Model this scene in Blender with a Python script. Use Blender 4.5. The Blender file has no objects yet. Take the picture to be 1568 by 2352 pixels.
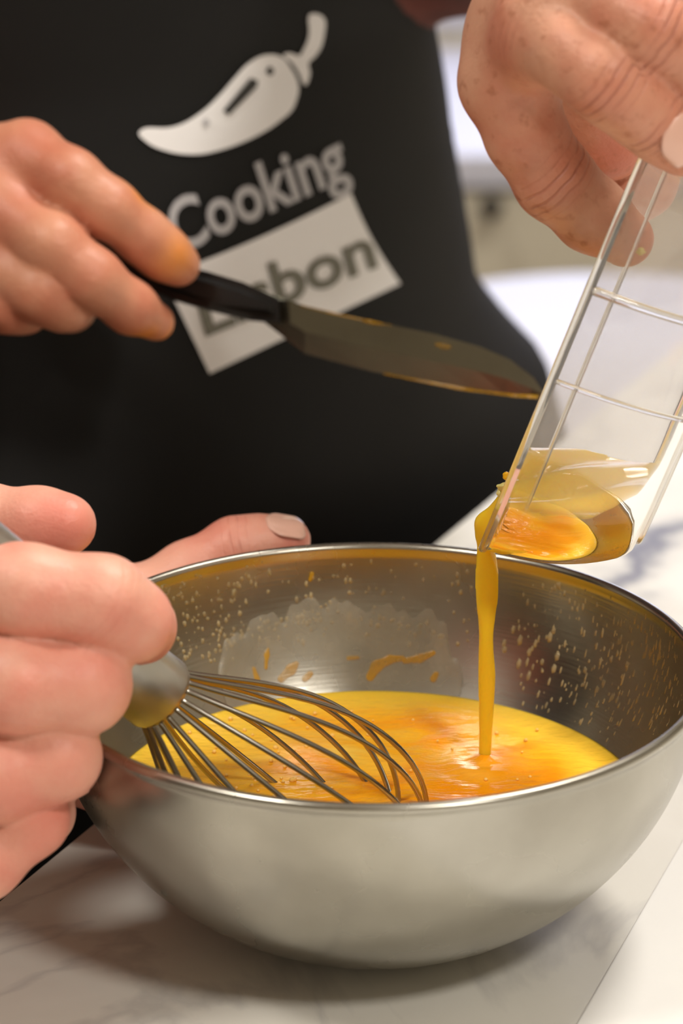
import bpy, bmesh, math, random
import numpy as np
from mathutils import Vector, Matrix
from mathutils.bvhtree import BVHTree

# ------------------------------------------------------------------ camera, world, lights, exposure
scene = bpy.context.scene
col = scene.collection
F_PX, PITCH = 7735.0, math.radians(20.85)
RIM_R, BOWL_D, BASE_R = 0.0827, 0.0752, 0.026          # bowl: mouth radius, ellipsoid depth, foot radius
RIM_Z = BOWL_D * math.sqrt(1 - (BASE_R / RIM_R) ** 2)  # rim height above the counter (counter top is z = 0)
FWD = np.array([0, math.cos(PITCH), -math.sin(PITCH)])
UP = np.array([0, math.sin(PITCH), math.cos(PITCH)])
RIGHT = np.array([1.0, 0, 0])
CAM = np.array([0, 0, RIM_Z]) - 0.849 * (FWD + (860 - 784) / F_PX * RIGHT - (1519 - 1176) / F_PX * UP)

cam = bpy.data.cameras.new('camera')
cam.sensor_fit = 'VERTICAL'; cam.sensor_height = 24.0
cam.lens = F_PX / 2352 * 24.0
cam.clip_start = 0.02; cam.clip_end = 50
cam.dof.use_dof = True
cam.dof.focus_distance = 0.862
cam.dof.aperture_fstop = cam.lens / 9.5
cam_o = bpy.data.objects.new('camera', cam); col.objects.link(cam_o)
cam_o.location = CAM
cam_o.rotation_euler = (math.pi / 2 - PITCH, 0, 0)
scene.camera = cam_o

world = bpy.data.worlds.new('world'); scene.world = world; world.use_nodes = True
world.node_tree.nodes['Background'].inputs[0].default_value = (1.0, 0.95, 0.88, 1)
world.node_tree.nodes['Background'].inputs[1].default_value = 0.25

scene.view_settings.view_transform = 'Standard'
scene.view_settings.look = 'None'
scene.view_settings.gamma = 1.0
scene.view_settings.use_curve_mapping = False
scene.view_settings.exposure = 0.32

LAMPS = [(0.55, 0.45, 1.55, 0.34, 15.0), (-0.75, -0.45, 1.55, 0.34, 8.5), (0.75, -1.15, 1.55, 0.34, 14.0), (-0.6, 1.2, 1.55, 0.34, 8.0)]
for lx, ly, lz, sz, pw in LAMPS:
    L = bpy.data.lights.new('ceiling_light', 'AREA'); L.shape = 'DISK'; L.size = sz; L.energy = pw
    L.color = (1.0, 0.955, 0.89)
    lo = bpy.data.objects.new('ceiling_light', L); col.objects.link(lo); lo.location = (lx, ly, lz)

# ------------------------------------------------------------------ helpers
def at(px, py, d):
    """a point seen at pixel (px, py) of the 1568x2352 frame, d metres along the lens axis"""
    return CAM + d * (FWD + (px - 784) / F_PX * RIGHT - (py - 1176) / F_PX * UP)

def mm(px, d):          # pixels at that distance -> metres
    return px * d / F_PX

def on_plane(px, py, z=0.0):
    r = FWD + (px - 784) / F_PX * RIGHT - (py - 1176) / F_PX * UP
    return CAM + r * ((z - CAM[2]) / r[2])

def unit(v):
    v = np.asarray(v, float); return v / np.linalg.norm(v)

def mesh_obj(name, verts, faces, mat=None, parent=None, smooth=True):
    me = bpy.data.meshes.new(name)
    me.from_pydata([tuple(map(float, v)) for v in verts], [], [tuple(map(int, f)) for f in faces])
    me.update()
    if smooth:
        me.polygons.foreach_set('use_smooth', [True] * len(me.polygons))
    o = bpy.data.objects.new(name, me); col.objects.link(o)
    if mat: me.materials.append(mat)
    if parent: o.parent = parent
    return o

def bm_obj(name, bm, mat, parent=None, smooth=False):
    me = bpy.data.meshes.new(name)
    bmesh.ops.recalc_face_normals(bm, faces=bm.faces)
    bm.to_mesh(me); bm.free()
    if smooth:
        me.polygons.foreach_set('use_smooth', [True] * len(me.polygons))
    o = bpy.data.objects.new(name, me); col.objects.link(o)
    me.materials.append(mat)
    if parent: o.parent = parent
    return o

def box_bm(bm, lo, hi, bevel=0.0):
    g = bmesh.ops.create_cube(bm, size=1.0)
    for v in g['verts']:
        v.co = Vector([lo[i] + (v.co[i] + 0.5) * (hi[i] - lo[i]) for i in range(3)])
    if bevel:
        es = list({e for v in g['verts'] for e in v.link_edges})
        bmesh.ops.bevel(bm, geom=es, offset=bevel, segments=2, affect='EDGES', profile=0.7)

def box(name, lo, hi, mat, parent=None, bevel=0.0):
    bm = bmesh.new(); box_bm(bm, lo, hi, bevel); return bm_obj(name, bm, mat, parent)

def prism(name, poly, z0, z1, mat, parent=None, bevel=0.0):
    bm = bmesh.new()
    vs = [bm.verts.new((p[0], p[1], z1)) for p in poly]
    f = bm.faces.new(vs)
    r = bmesh.ops.extrude_face_region(bm, geom=[f])
    for v in r['geom']:
        if isinstance(v, bmesh.types.BMVert): v.co.z = z0
    if bevel:
        bmesh.ops.bevel(bm, geom=list(bm.edges), offset=bevel, segments=2, affect='EDGES')
    return bm_obj(name, bm, mat, parent)

def lathe(name, prof, mat, parent=None, n=128, loc=(0, 0, 0)):
    """prof: list of (r, z); r == 0 closes the axis"""
    verts, faces, rows = [], [], []
    for r, z in prof:
        if r < 1e-7:
            rows.append([len(verts)]); verts.append((loc[0], loc[1], loc[2] + z))
        else:
            rows.append(list(range(len(verts), len(verts) + n)))
            for k in range(n):
                a = 2 * math.pi * k / n
                verts.append((loc[0] + r * math.cos(a), loc[1] + r * math.sin(a), loc[2] + z))
    for A, B in zip(rows, rows[1:]):
        for k in range(n):
            k2 = (k + 1) % n
            if len(A) == 1 and len(B) == 1: continue
            if len(A) == 1: faces.append((A[0], B[k2], B[k]))
            elif len(B) == 1: faces.append((A[k], A[k2], B[0]))
            else: faces.append((A[k], A[k2], B[k2], B[k]))
    return mesh_obj(name, verts, faces, mat, parent)

def tube(name, pts, rad, mat, parent=None, n=10, caps=True):
    pts = [np.asarray(p, float) for p in pts]
    rads = rad if hasattr(rad, '__len__') else [rad] * len(pts)
    verts, faces = [], []
    t0 = unit(pts[1] - pts[0])
    ref = np.array([0, 0, 1.0]) if abs(t0[2]) < 0.9 else np.array([1.0, 0, 0])
    nrm = unit(np.cross(t0, ref))
    for i, p in enumerate(pts):
        t = unit(pts[min(i + 1, len(pts) - 1)] - pts[max(i - 1, 0)])
        nrm = unit(nrm - t * np.dot(nrm, t)); b = np.cross(t, nrm)
        for k in range(n):
            a = 2 * math.pi * k / n
            verts.append(p + rads[i] * (math.cos(a) * nrm + math.sin(a) * b))
    for i in range(len(pts) - 1):
        for k in range(n):
            k2 = (k + 1) % n
            faces.append((i * n + k, i * n + k2, (i + 1) * n + k2, (i + 1) * n + k))
    if caps:
        faces.append(tuple(range(n - 1, -1, -1)))
        faces.append(tuple(range((len(pts) - 1) * n, len(pts) * n)))
    return mesh_obj(name, verts, faces, mat, parent)

def thing(name, label, cat, loc=(0, 0, 0), group=None):
    o = bpy.data.objects.new(name, None); col.objects.link(o)
    o.empty_display_size = 0.02
    return tag(o, label, cat, group)

def tag(o, label, cat, group=None):
    o['label'] = label; o['category'] = cat
    if group: o['group'] = group
    return o

def struct(o, label=None, cat=None):
    o['kind'] = 'structure'
    if label: o['label'] = label
    if cat: o['category'] = cat
    return o

# --- implicit surfaces (smooth unions of tapered limbs), meshed with surface nets
def seg_field(P, a, b, ra, rb):
    a = np.asarray(a, np.float32); b = np.asarray(b, np.float32)
    ab = b - a; L2 = float(ab @ ab) + 1e-12
    t = np.clip(((P - a) @ ab) / L2, 0, 1)
    d = P - (a + t[..., None] * ab)
    return np.sqrt((d * d).sum(-1)) - (ra + (rb - ra) * t)

def smin(a, b, k):
    h = np.clip(0.5 + 0.5 * (b - a) / k, 0, 1)
    return b + (a - b) * h - k * h * (1 - h)

def chain_field(P, chain, k):
    f = None
    for (a, ra), (b, rb) in zip(chain, chain[1:]):
        g = seg_field(P, a, b, ra, rb)
        f = g if f is None else smin(f, g, k)
    return f

def surface_nets(fn, lo, hi, h):
    lo = np.asarray(lo, np.float32); hi = np.asarray(hi, np.float32)
    n = np.maximum(((hi - lo) / h).astype(int) + 2, 3)
    f = np.empty(n, np.float32)
    ys, zs = np.arange(n[1]) * h + lo[1], np.arange(n[2]) * h + lo[2]
    step = max(1, int(600000 // (n[1] * n[2])))
    for i0 in range(0, n[0], step):
        xs = np.arange(i0, min(i0 + step, n[0])) * h + lo[0]
        G = np.stack(np.meshgrid(xs, ys, zs, indexing='ij'), -1).astype(np.float32)
        f[i0:i0 + len(xs)] = fn(G)
    for ax in range(3):                     # close the surface at the box
        sl = [slice(None)] * 3
        for e in (0, -1):
            sl[ax] = e; f[tuple(sl)] = np.maximum(f[tuple(sl)], 0.3 * h)
    s = f < 0
    c = np.zeros(n - 1, np.int8)
    for dx in (0, 1):
        for dy in (0, 1):
            for dz in (0, 1):
                c += s[dx:n[0] - 1 + dx, dy:n[1] - 1 + dy, dz:n[2] - 1 + dz]
    act = (c > 0) & (c < 8)
    idx = np.full(n - 1, -1, np.int64); cells = np.argwhere(act)
    idx[act] = np.arange(len(cells))
    acc = np.zeros((len(cells), 3)); cnt = np.zeros(len(cells))
    for ax in range(3):
        o1, o2 = [a for a in range(3) if a != ax]
        for u in (0, 1):
            for v in (0, 1):
                A = cells.copy(); A[:, o1] += u; A[:, o2] += v
                B = A.copy(); B[:, ax] += 1
                fa = f[tuple(A.T)]; fb = f[tuple(B.T)]
                m = (fa < 0) != (fb < 0)
                t = fa[m] / (fa[m] - fb[m])
                p = A[m].astype(float); p[:, ax] += t
                acc[m] += p; cnt[m] += 1
    verts = acc / cnt[:, None] * h + lo
    quads = []
    for ax in range(3):
        o1, o2 = (ax + 1) % 3, (ax + 2) % 3
        sa = [slice(0, None)] * 3; sb = [slice(0, None)] * 3
        sa[ax] = slice(0, n[ax] - 1); sb[ax] = slice(1, n[ax])
        e = np.argwhere(s[tuple(sa)] != s[tuple(sb)])
        e = e[(e[:, o1] > 0) & (e[:, o2] > 0) & (e[:, o1] < n[o1] - 1) & (e[:, o2] < n[o2] - 1)]
        q = []
        for d1, d2 in ((0, 0), (1, 0), (1, 1), (0, 1)):
            cc = e.copy(); cc[:, o1] -= d1; cc[:, o2] -= d2
            q.append(idx[tuple(cc.T)])
        q = np.stack(q, 1)
        flip = ~s[tuple(e.T)]
        q[flip] = q[flip][:, ::-1]
        quads.append(q)
    return verts, np.concatenate(quads)

def relax(verts, quads, it=1, lam=0.5):
    e = np.concatenate([quads[:, [0, 1]], quads[:, [1, 2]], quads[:, [2, 3]], quads[:, [3, 0]]])
    for _ in range(it):
        acc = np.zeros_like(verts); cnt = np.zeros(len(verts))
        for a, b in ((0, 1), (1, 0)):
            np.add.at(acc, e[:, a], verts[e[:, b]]); np.add.at(cnt, e[:, a], 1)
        verts = verts + lam * (acc / np.maximum(cnt, 1)[:, None] - verts)
    return verts

# --- shader helpers
def new_mat(name):
    m = bpy.data.materials.new(name); m.use_nodes = True
    nt = m.node_tree
    return m, nt, nt.nodes['Principled BSDF']

def nd(nt, t, **kw):
    n = nt.nodes.new(t)
    for k, v in kw.items():
        if k in n.inputs.keys() if hasattr(n.inputs, 'keys') else False: n.inputs[k].default_value = v
        else: setattr(n, k, v)
    return n

def srgb(r, g, b):
    f = lambda c: (c / 255 / 12.92) if c / 255 <= 0.04045 else ((c / 255 + 0.055) / 1.055) ** 2.4
    return (f(r), f(g), f(b), 1)

def simple(name, c, rough=0.5, metal=0.0, **kw):
    m, nt, b = new_mat(name)
    b.inputs['Base Color'].default_value = c
    b.inputs['Roughness'].default_value = rough
    b.inputs['Metallic'].default_value = metal
    for k, v in kw.items(): b.inputs[k].default_value = v
    return m

def noise_mat(name, c1, c2, scale, rough=0.5, bump=0.0, bump_scale=None, lo=0.35, hi=0.65, detail=5, metal=0.0, **kw):
    m, nt, b = new_mat(name)
    tc = nd(nt, 'ShaderNodeTexCoord')
    nz = nd(nt, 'ShaderNodeTexNoise'); nz.inputs['Scale'].default_value = scale; nz.inputs['Detail'].default_value = detail
    nt.links.new(tc.outputs['Object'], nz.inputs['Vector'])
    rp = nd(nt, 'ShaderNodeValToRGB')
    rp.color_ramp.elements[0].position = lo; rp.color_ramp.elements[0].color = c1
    rp.color_ramp.elements[1].position = hi; rp.color_ramp.elements[1].color = c2
    nt.links.new(nz.outputs['Fac'], rp.inputs['Fac']); nt.links.new(rp.outputs['Color'], b.inputs['Base Color'])
    b.inputs['Roughness'].default_value = rough; b.inputs['Metallic'].default_value = metal
    for k, v in kw.items(): b.inputs[k].default_value = v
    if bump:
        n2 = nd(nt, 'ShaderNodeTexNoise'); n2.inputs['Scale'].default_value = bump_scale or scale * 4; n2.inputs['Detail'].default_value = 4
        nt.links.new(tc.outputs['Object'], n2.inputs['Vector'])
        bp = nd(nt, 'ShaderNodeBump'); bp.inputs['Strength'].default_value = 1.0; bp.inputs['Distance'].default_value = bump
        nt.links.new(n2.outputs['Fac'], bp.inputs['Height']); nt.links.new(bp.outputs['Normal'], b.inputs['Normal'])
    return m

def skin_mat(name, base, red, freckle, freckle_amt, sss=0.12, stain=None):
    m, nt, b = new_mat(name); lk = nt.links.new
    tc = nd(nt, 'ShaderNodeTexCoord')
    def noise(scale, detail=4, dist=0.0):
        n = nd(nt, 'ShaderNodeTexNoise'); n.inputs['Scale'].default_value = scale
        n.inputs['Detail'].default_value = detail; n.inputs['Distortion'].default_value = dist
        lk(tc.outputs['Object'], n.inputs['Vector']); return n.outputs['Fac']
    def ramp(src, p0, p1, a=0.0, z=1.0):
        r = nd(nt, 'ShaderNodeMapRange'); r.clamp = True
        r.inputs[1].default_value = p0; r.inputs[2].default_value = p1; r.inputs[3].default_value = a; r.inputs[4].default_value = z
        lk(src, r.inputs[0]); return r.outputs[0]
    def math_(op, x, y):
        n = nd(nt, 'ShaderNodeMath'); n.operation = op
        for i, v in enumerate((x, y)):
            if isinstance(v, (int, float)): n.inputs[i].default_value = v
            else: lk(v, n.inputs[i])
        return n.outputs[0]
    def mix(fac, a, c):
        n = nd(nt, 'ShaderNodeMix'); n.data_type = 'RGBA'
        lk(fac, n.inputs[0])
        for i, v in ((6, a), (7, c)):
            if isinstance(v, tuple): n.inputs[i].default_value = v
            else: lk(v, n.inputs[i])
        return n.outputs[2]
    at_j = nd(nt, 'ShaderNodeAttribute'); at_j.attribute_name = 'joint'
    at_t = nd(nt, 'ShaderNodeAttribute'); at_t.attribute_name = 'along'
    at_f = nd(nt, 'ShaderNodeAttribute'); at_f.attribute_name = 'flush'
    c = mix(math_('MULTIPLY', ramp(noise(55, 5), 0.40, 0.66), 0.55), base, red)
    c = mix(math_('MULTIPLY', at_f.outputs['Fac'], 0.6), c, red)
    if freckle_amt:
        c = mix(math_('MULTIPLY', ramp(noise(300, 2), 0.59, 0.74), freckle_amt), c, freckle)
        c = mix(math_('MULTIPLY', ramp(noise(120, 3), 0.58, 0.78), freckle_amt * 0.6), c, freckle)
    # creases across the joints: warped bands along each finger
    w = math_('ADD', at_t.outputs['Fac'], math_('MULTIPLY', math_('SUBTRACT', noise(140, 3), 0.5), 0.0020))
    band = math_('SINE', math_('MULTIPLY', w, 2 * math.pi / 0.0024), 0.0)
    line = math_('MULTIPLY', ramp(band, 0.55, 1.0), at_j.outputs['Fac'])
    line = math_('MULTIPLY', line, ramp(noise(150, 2), 0.30, 0.52))
    deep = tuple([red[0] * 0.62, red[1] * 0.45, red[2] * 0.42, 1])
    c = mix(math_('MULTIPLY', line, 0.42), c, deep)
    if stain is not None:
        a_s = nd(nt, 'ShaderNodeAttribute'); a_s.attribute_name = 'stain'
        c = mix(a_s.outputs['Fac'], c, stain)
    lk(c, b.inputs['Base Color'])
    h = math_('MULTIPLY', line, -1.0)
    fine = nd(nt, 'ShaderNodeTexVoronoi'); fine.inputs['Scale'].default_value = 900; fine.feature = 'F1'
    lk(tc.outputs['Object'], fine.inputs['Vector'])
    h = math_('ADD', h, math_('MULTIPLY', fine.outputs['Distance'], 0.16))
    h = math_('ADD', h, math_('MULTIPLY', noise(420, 4, 0.6), 0.45))
    bp = nd(nt, 'ShaderNodeBump'); bp.inputs['Distance'].default_value = 0.00042; bp.inputs['Strength'].default_value = 0.9
    lk(h, bp.inputs['Height']); lk(bp.outputs['Normal'], b.inputs['Normal'])
    b.inputs['Roughness'].default_value = 0.46
    b.inputs['Specular IOR Level'].default_value = 0.42
    b.inputs['Subsurface Weight'].default_value = sss
    b.inputs['Subsurface Radius'].default_value = (1.0, 0.35, 0.2)
    b.inputs['Subsurface Scale'].default_value = 0.004
    return m

M = {}
M['skin_tan'] = skin_mat('skin_tan', srgb(212, 156, 128), srgb(190, 104, 82), srgb(158, 92, 60), 0.5)
M['skin_pink'] = skin_mat('skin_pink', srgb(226, 168, 146), srgb(212, 116, 100), srgb(150, 90, 60), 0.0, sss=0.2)
M['skin_warm'] = skin_mat('skin_warm', srgb(204, 144, 114), srgb(184, 100, 76), srgb(150, 90, 60), 0.0, sss=0.15, stain=srgb(232, 140, 20))
M['nail'] = simple('nail', srgb(226, 180, 162), 0.25, **{'Coat Weight': 0.3})
M['apron'] = noise_mat('apron', srgb(12, 11, 10), srgb(17, 16, 15), 9, 0.7, 0.00025, 1400, **{'Specular IOR Level': 0.25})
M['shirt'] = noise_mat('shirt', srgb(84, 40, 34), srgb(106, 54, 44), 40, 0.85, 0.0004, 700)
M['print_white'] = simple('print_white', srgb(240, 238, 238), 0.6)
M['print_grey'] = simple('print_grey', srgb(182, 180, 183), 0.6)
M['print_dark'] = simple('print_dark', srgb(112, 110, 98), 0.6)
M['print_black'] = simple('print_black', srgb(42, 41, 38), 0.6)
M['wall'] = noise_mat('wall', srgb(205, 198, 182), srgb(214, 207, 192), 3, 0.8)
M['ceiling'] = simple('ceiling', srgb(235, 230, 220), 0.9)
M['cabinet'] = noise_mat('cabinet', srgb(200, 191, 170), srgb(206, 198, 178), 4, 0.45)
M['knob'] = simple('knob', srgb(40, 36, 34), 0.35, 0.6)
M['floor'] = noise_mat('floor', srgb(120, 100, 84), srgb(140, 118, 100), 6, 0.5)
M['white_plastic'] = simple('white_plastic', srgb(206, 206, 218), 0.35)
M['chrome'] = simple('chrome', srgb(190, 190, 192), 0.25, 1.0)
M['knife_handle'] = simple('knife_handle', srgb(18, 17, 16), 0.42)
M['blade'] = noise_mat('blade', srgb(150, 147, 132), srgb(168, 165, 148), 30, 0.2, metal=1.0)
M['handle_steel'] = noise_mat('handle_steel', srgb(196, 196, 192), srgb(210, 210, 206), 60, 0.34, metal=1.0)
M['wire'] = simple('wire', srgb(170, 166, 156), 0.22, 1.0)
M['window_light'] = None

# ------------------------------------------------------------------ richer materials
def marble_mat(name, c_lo, c_hi, vein, segs):
    """warm white stone; segs = [(x0,y0,x1,y1,width,strength)] are the veins that lie in it, in metres"""
    m, nt, b = new_mat(name); lk = nt.links.new
    tc = nd(nt, 'ShaderNodeTexCoord'); P = tc.outputs['Object']
    def noise(scale, detail=5, dist=0.0, out='Fac', vec=None):
        n = nd(nt, 'ShaderNodeTexNoise'); n.inputs['Scale'].default_value = scale; n.inputs['Detail'].default_value = detail
        n.inputs['Distortion'].default_value = dist; lk(vec or P, n.inputs['Vector']); return n.outputs[out]
    def math_(op, x, y=0.0):
        n = nd(nt, 'ShaderNodeMath'); n.operation = op
        for i, v in enumerate((x, y)):
            if isinstance(v, (int, float)): n.inputs[i].default_value = v
            else: lk(v, n.inputs[i])
        return n.outputs[0]
    def vmath(op, x, y):
        n = nd(nt, 'ShaderNodeVectorMath'); n.operation = op
        for i, v in enumerate((x, y)):
            if isinstance(v, tuple): n.inputs[i].default_value = v
            else: lk(v, n.inputs[i])
        return n
    rp = nd(nt, 'ShaderNodeValToRGB')
    rp.color_ramp.elements[0].position = 0.35; rp.color_ramp.elements[0].color = c_lo
    rp.color_ramp.elements[1].position = 0.65; rp.color_ramp.elements[1].color = c_hi
    lk(noise(9, 6, 0.8), rp.inputs['Fac'])
    cur = rp.outputs['Color']
    wob = vmath('SCALE', vmath('SUBTRACT', noise(16, 5, 0.3, 'Color'), (0.5, 0.5, 0.5)).outputs[0], (0, 0, 0))
    wob.inputs['Scale'].default_value = 0.075
    Q = vmath('ADD', P, wob.outputs[0]).outputs[0]
    total = None
    for x0, y0, x1, y1, w, st in segs:
        ax = np.array([x1 - x0, y1 - y0]); ln = float(np.hypot(*ax)); ax = ax / ln
        rel = vmath('SUBTRACT', Q, (x0, y0, 0.0)).outputs[0]
        along = vmath('DOT_PRODUCT', rel, (float(ax[0]), float(ax[1]), 0.0)).outputs['Value']
        across = vmath('DOT_PRODUCT', rel, (float(-ax[1]), float(ax[0]), 0.0)).outputs['Value']
        g = math_('POWER', 2.718, math_('MULTIPLY', math_('POWER', math_('DIVIDE', across, w), 2.0), -1.0))
        mid = math_('DIVIDE', math_('SUBTRACT', along, ln / 2), ln / 2)
        e = math_('SUBTRACT', 1.0, math_('MINIMUM', math_('POWER', math_('ABSOLUTE', mid), 4.0), 1.0))
        v = math_('MULTIPLY', math_('MULTIPLY', g, e), st)
        total = v if total is None else math_('MAXIMUM', total, v)
    thin = nd(nt, 'ShaderNodeMapRange'); thin.inputs[1].default_value = 0.0; thin.inputs[2].default_value = 0.022
    thin.inputs[3].default_value = 0.22; thin.inputs[4].default_value = 0.0
    lk(math_('ABSOLUTE', math_('SUBTRACT', noise(5, 7, 1.6), 0.5)), thin.inputs[0])
    tv = thin.outputs[0]
    total = tv if total is None else math_('MAXIMUM', total, tv)
    mx = nd(nt, 'ShaderNodeMix'); mx.data_type = 'RGBA'; lk(total, mx.inputs[0]); lk(cur, mx.inputs[6]); mx.inputs[7].default_value = vein
    lk(mx.outputs[2], b.inputs['Base Color'])
    b.inputs['Roughness'].default_value = 0.34
    return m

def steel_mat(name):
    m, nt, b = new_mat(name); lk = nt.links.new
    tc = nd(nt, 'ShaderNodeTexCoord')
    def noise(scale, vec, detail=4):
        n = nd(nt, 'ShaderNodeTexNoise'); n.inputs['Scale'].default_value = scale; n.inputs['Detail'].default_value = detail
        lk(vec, n.inputs['Vector']); return n.outputs['Fac']
    rp = nd(nt, 'ShaderNodeValToRGB')
    rp.color_ramp.elements[0].position = 0.3; rp.color_ramp.elements[0].color = srgb(158, 154, 143)
    rp.color_ramp.elements[1].position = 0.7; rp.color_ramp.elements[1].color = srgb(180, 177, 167)
    lk(noise(24, tc.outputs['Object']), rp.inputs['Fac']); lk(rp.outputs['Color'], b.inputs['Base Color'])
    mr = nd(nt, 'ShaderNodeMapRange'); mr.inputs[1].default_value = 0.3; mr.inputs[2].default_value = 0.7
    mr.inputs[3].default_value = 0.22; mr.inputs[4].default_value = 0.32
    lk(noise(30, tc.outputs['Object']), mr.inputs[0]); lk(mr.outputs[0], b.inputs['Roughness'])
    sx = nd(nt, 'ShaderNodeMapping'); sx.inputs['Scale'].default_value = (1, 1, 26)
    lk(tc.outputs['Object'], sx.inputs['Vector'])
    bp = nd(nt, 'ShaderNodeBump'); bp.inputs['Distance'].default_value = 0.00006; bp.inputs['Strength'].default_value = 0.6
    lk(noise(60, sx.outputs['Vector'], 3), bp.inputs['Height']); lk(bp.outputs['Normal'], b.inputs['Normal'])
    b.inputs['Metallic'].default_value = 1.0
    return m

def juice_surface_mat(name):
    """beaten egg and juice: deep orange in streaks, paler froth towards the bowl wall"""
    m, nt, b = new_mat(name); lk = nt.links.new
    tc = nd(nt, 'ShaderNodeTexCoord'); P = tc.outputs['Object']
    mp = nd(nt, 'ShaderNodeMapping'); mp.inputs['Scale'].default_value = (1, 2.2, 1); lk(P, mp.inputs['Vector'])
    n1 = nd(nt, 'ShaderNodeTexNoise'); n1.inputs['Scale'].default_value = 28; n1.inputs['Detail'].default_value = 5; n1.inputs['Distortion'].default_value = 1.2
    lk(mp.outputs['Vector'], n1.inputs['Vector'])
    rp = nd(nt, 'ShaderNodeValToRGB')
    e = rp.color_ramp.elements
    e[0].position = 0.34; e[0].color = srgb(255, 158, 10)
    e[1].position = 0.68; e[1].color = srgb(255, 204, 78)
    k = rp.color_ramp.elements.new(0.5); k.color = srgb(255, 182, 30)
    lk(n1.outputs['Fac'], rp.inputs['Fac'])
    fr = nd(nt, 'ShaderNodeAttribute'); fr.attribute_name = 'froth'
    mx = nd(nt, 'ShaderNodeMix'); mx.data_type = 'RGBA'
    lk(fr.outputs['Fac'], mx.inputs[0]); lk(rp.outputs['Color'], mx.inputs[6]); mx.inputs[7].default_value = srgb(252, 202, 62)
    dp = nd(nt, 'ShaderNodeAttribute'); dp.attribute_name = 'egg'
    m3 = nd(nt, 'ShaderNodeMix'); m3.data_type = 'RGBA'
    lk(dp.outputs['Fac'], m3.inputs[0]); lk(mx.outputs[2], m3.inputs[6]); m3.inputs[7].default_value = srgb(255, 150, 4)
    lk(m3.outputs[2], b.inputs['Base Color'])
    n2 = nd(nt, 'ShaderNodeTexNoise'); n2.inputs['Scale'].default_value = 190; n2.inputs['Detail'].default_value = 3
    lk(mp.outputs['Vector'], n2.inputs['Vector'])
    bp = nd(nt, 'ShaderNodeBump'); bp.inputs['Distance'].default_value = 0.0010; bp.inputs['Strength'].default_value = 0.55
    lk(n2.outputs['Fac'], bp.inputs['Height']); lk(bp.outputs['Normal'], b.inputs['Normal'])
    b.inputs['Roughness'].default_value = 0.2
    b.inputs['Specular IOR Level'].default_value = 0.35
    b.inputs['Subsurface Weight'].default_value = 0.25
    b.inputs['Subsurface Radius'].default_value = (1, 0.5, 0.1); b.inputs['Subsurface Scale'].default_value = 0.004
    return m

def clear_mat(name, tint=(0.975, 0.972, 0.965, 1), rough=0.03):
    """thin clear plastic: light passes straight, fresnel gloss on top"""
    m, nt, b = new_mat(name); lk = nt.links.new
    out = nt.nodes['Material Output']
    tr = nd(nt, 'ShaderNodeBsdfTransparent'); tr.inputs[0].default_value = tint
    gl = nd(nt, 'ShaderNodeBsdfGlossy'); gl.inputs['Roughness'].default_value = rough; gl.inputs[0].default_value = (1, 1, 1, 1)
    fr = nd(nt, 'ShaderNodeFresnel'); fr.inputs[0].default_value = 1.5
    tc = nd(nt, 'ShaderNodeTexCoord')
    n = nd(nt, 'ShaderNodeTexNoise'); n.inputs['Scale'].default_value = 70; n.inputs['Detail'].default_value = 1
    lk(tc.outputs['Object'], n.inputs['Vector'])
    bp = nd(nt, 'ShaderNodeBump'); bp.inputs['Distance'].default_value = 0.0012; bp.inputs['Strength'].default_value = 0.35
    lk(n.outputs['Fac'], bp.inputs['Height']); lk(bp.outputs['Normal'], gl.inputs['Normal']); lk(bp.outputs['Normal'], fr.inputs['Normal'])
    mx = nd(nt, 'ShaderNodeMixShader'); lk(fr.outputs[0], mx.inputs[0]); lk(tr.outputs[0], mx.inputs[1]); lk(gl.outputs[0], mx.inputs[2])
    # a little haze of scuffed plastic
    df = nd(nt, 'ShaderNodeBsdfTranslucent'); df.inputs[0].default_value = (0.93, 0.92, 0.9, 1)
    m2 = nd(nt, 'ShaderNodeMixShader'); m2.inputs[0].default_value = 0.14
    lk(mx.outputs[0], m2.inputs[1]); lk(df.outputs[0], m2.inputs[2])
    lk(m2.outputs[0], out.inputs['Surface']); nt.nodes.remove(b)
    return m

def film_mat(name, c, alpha, rough=0.3):
    m, nt, b = new_mat(name); lk = nt.links.new
    tc = nd(nt, 'ShaderNodeTexCoord')
    n = nd(nt, 'ShaderNodeTexNoise'); n.inputs['Scale'].default_value = 120; n.inputs['Detail'].default_value = 4
    lk(tc.outputs['Object'], n.inputs['Vector'])
    mr = nd(nt, 'ShaderNodeMapRange'); mr.inputs[1].default_value = 0.3; mr.inputs[2].default_value = 0.7
    mr.inputs[3].default_value = alpha * 0.6; mr.inputs[4].default_value = min(1, alpha * 1.4)
    lk(n.outputs['Fac'], mr.inputs[0]); lk(mr.outputs[0], b.inputs['Alpha'])
    b.inputs['Base Color'].default_value = c; b.inputs['Roughness'].default_value = rough
    return m

v0, v1 = on_plane(1395, 1350), on_plane(1620, 1170)
w0, w1 = on_plane(1400, 1300), on_plane(1568, 1390)
M['marble'] = marble_mat('marble', srgb(214, 210, 200), srgb(228, 225, 217), srgb(104, 103, 114),
                         [(v0[0], v0[1], v1[0], v1[1], 0.0085, 0.95), (w0[0], w0[1], w1[0], w1[1], 0.0035, 0.35)])
M['steel'] = steel_mat('steel')
M['juice_surface'] = juice_surface_mat('juice_surface')
M['juice'] = simple('juice', srgb(255, 204, 48), 0.14, **{'Subsurface Weight': 0.7, 'Subsurface Scale': 0.006, 'IOR': 1.34})
M['juice'].node_tree.nodes['Principled BSDF'].inputs['Subsurface Radius'].default_value = (1, 0.55, 0.12)
M['plastic'] = clear_mat('plastic')
M['plastic_rim'] = simple('plastic_rim', (0.96, 0.95, 0.93, 1), 0.08, **{'Transmission Weight': 0.9, 'IOR': 1.46})
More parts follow.
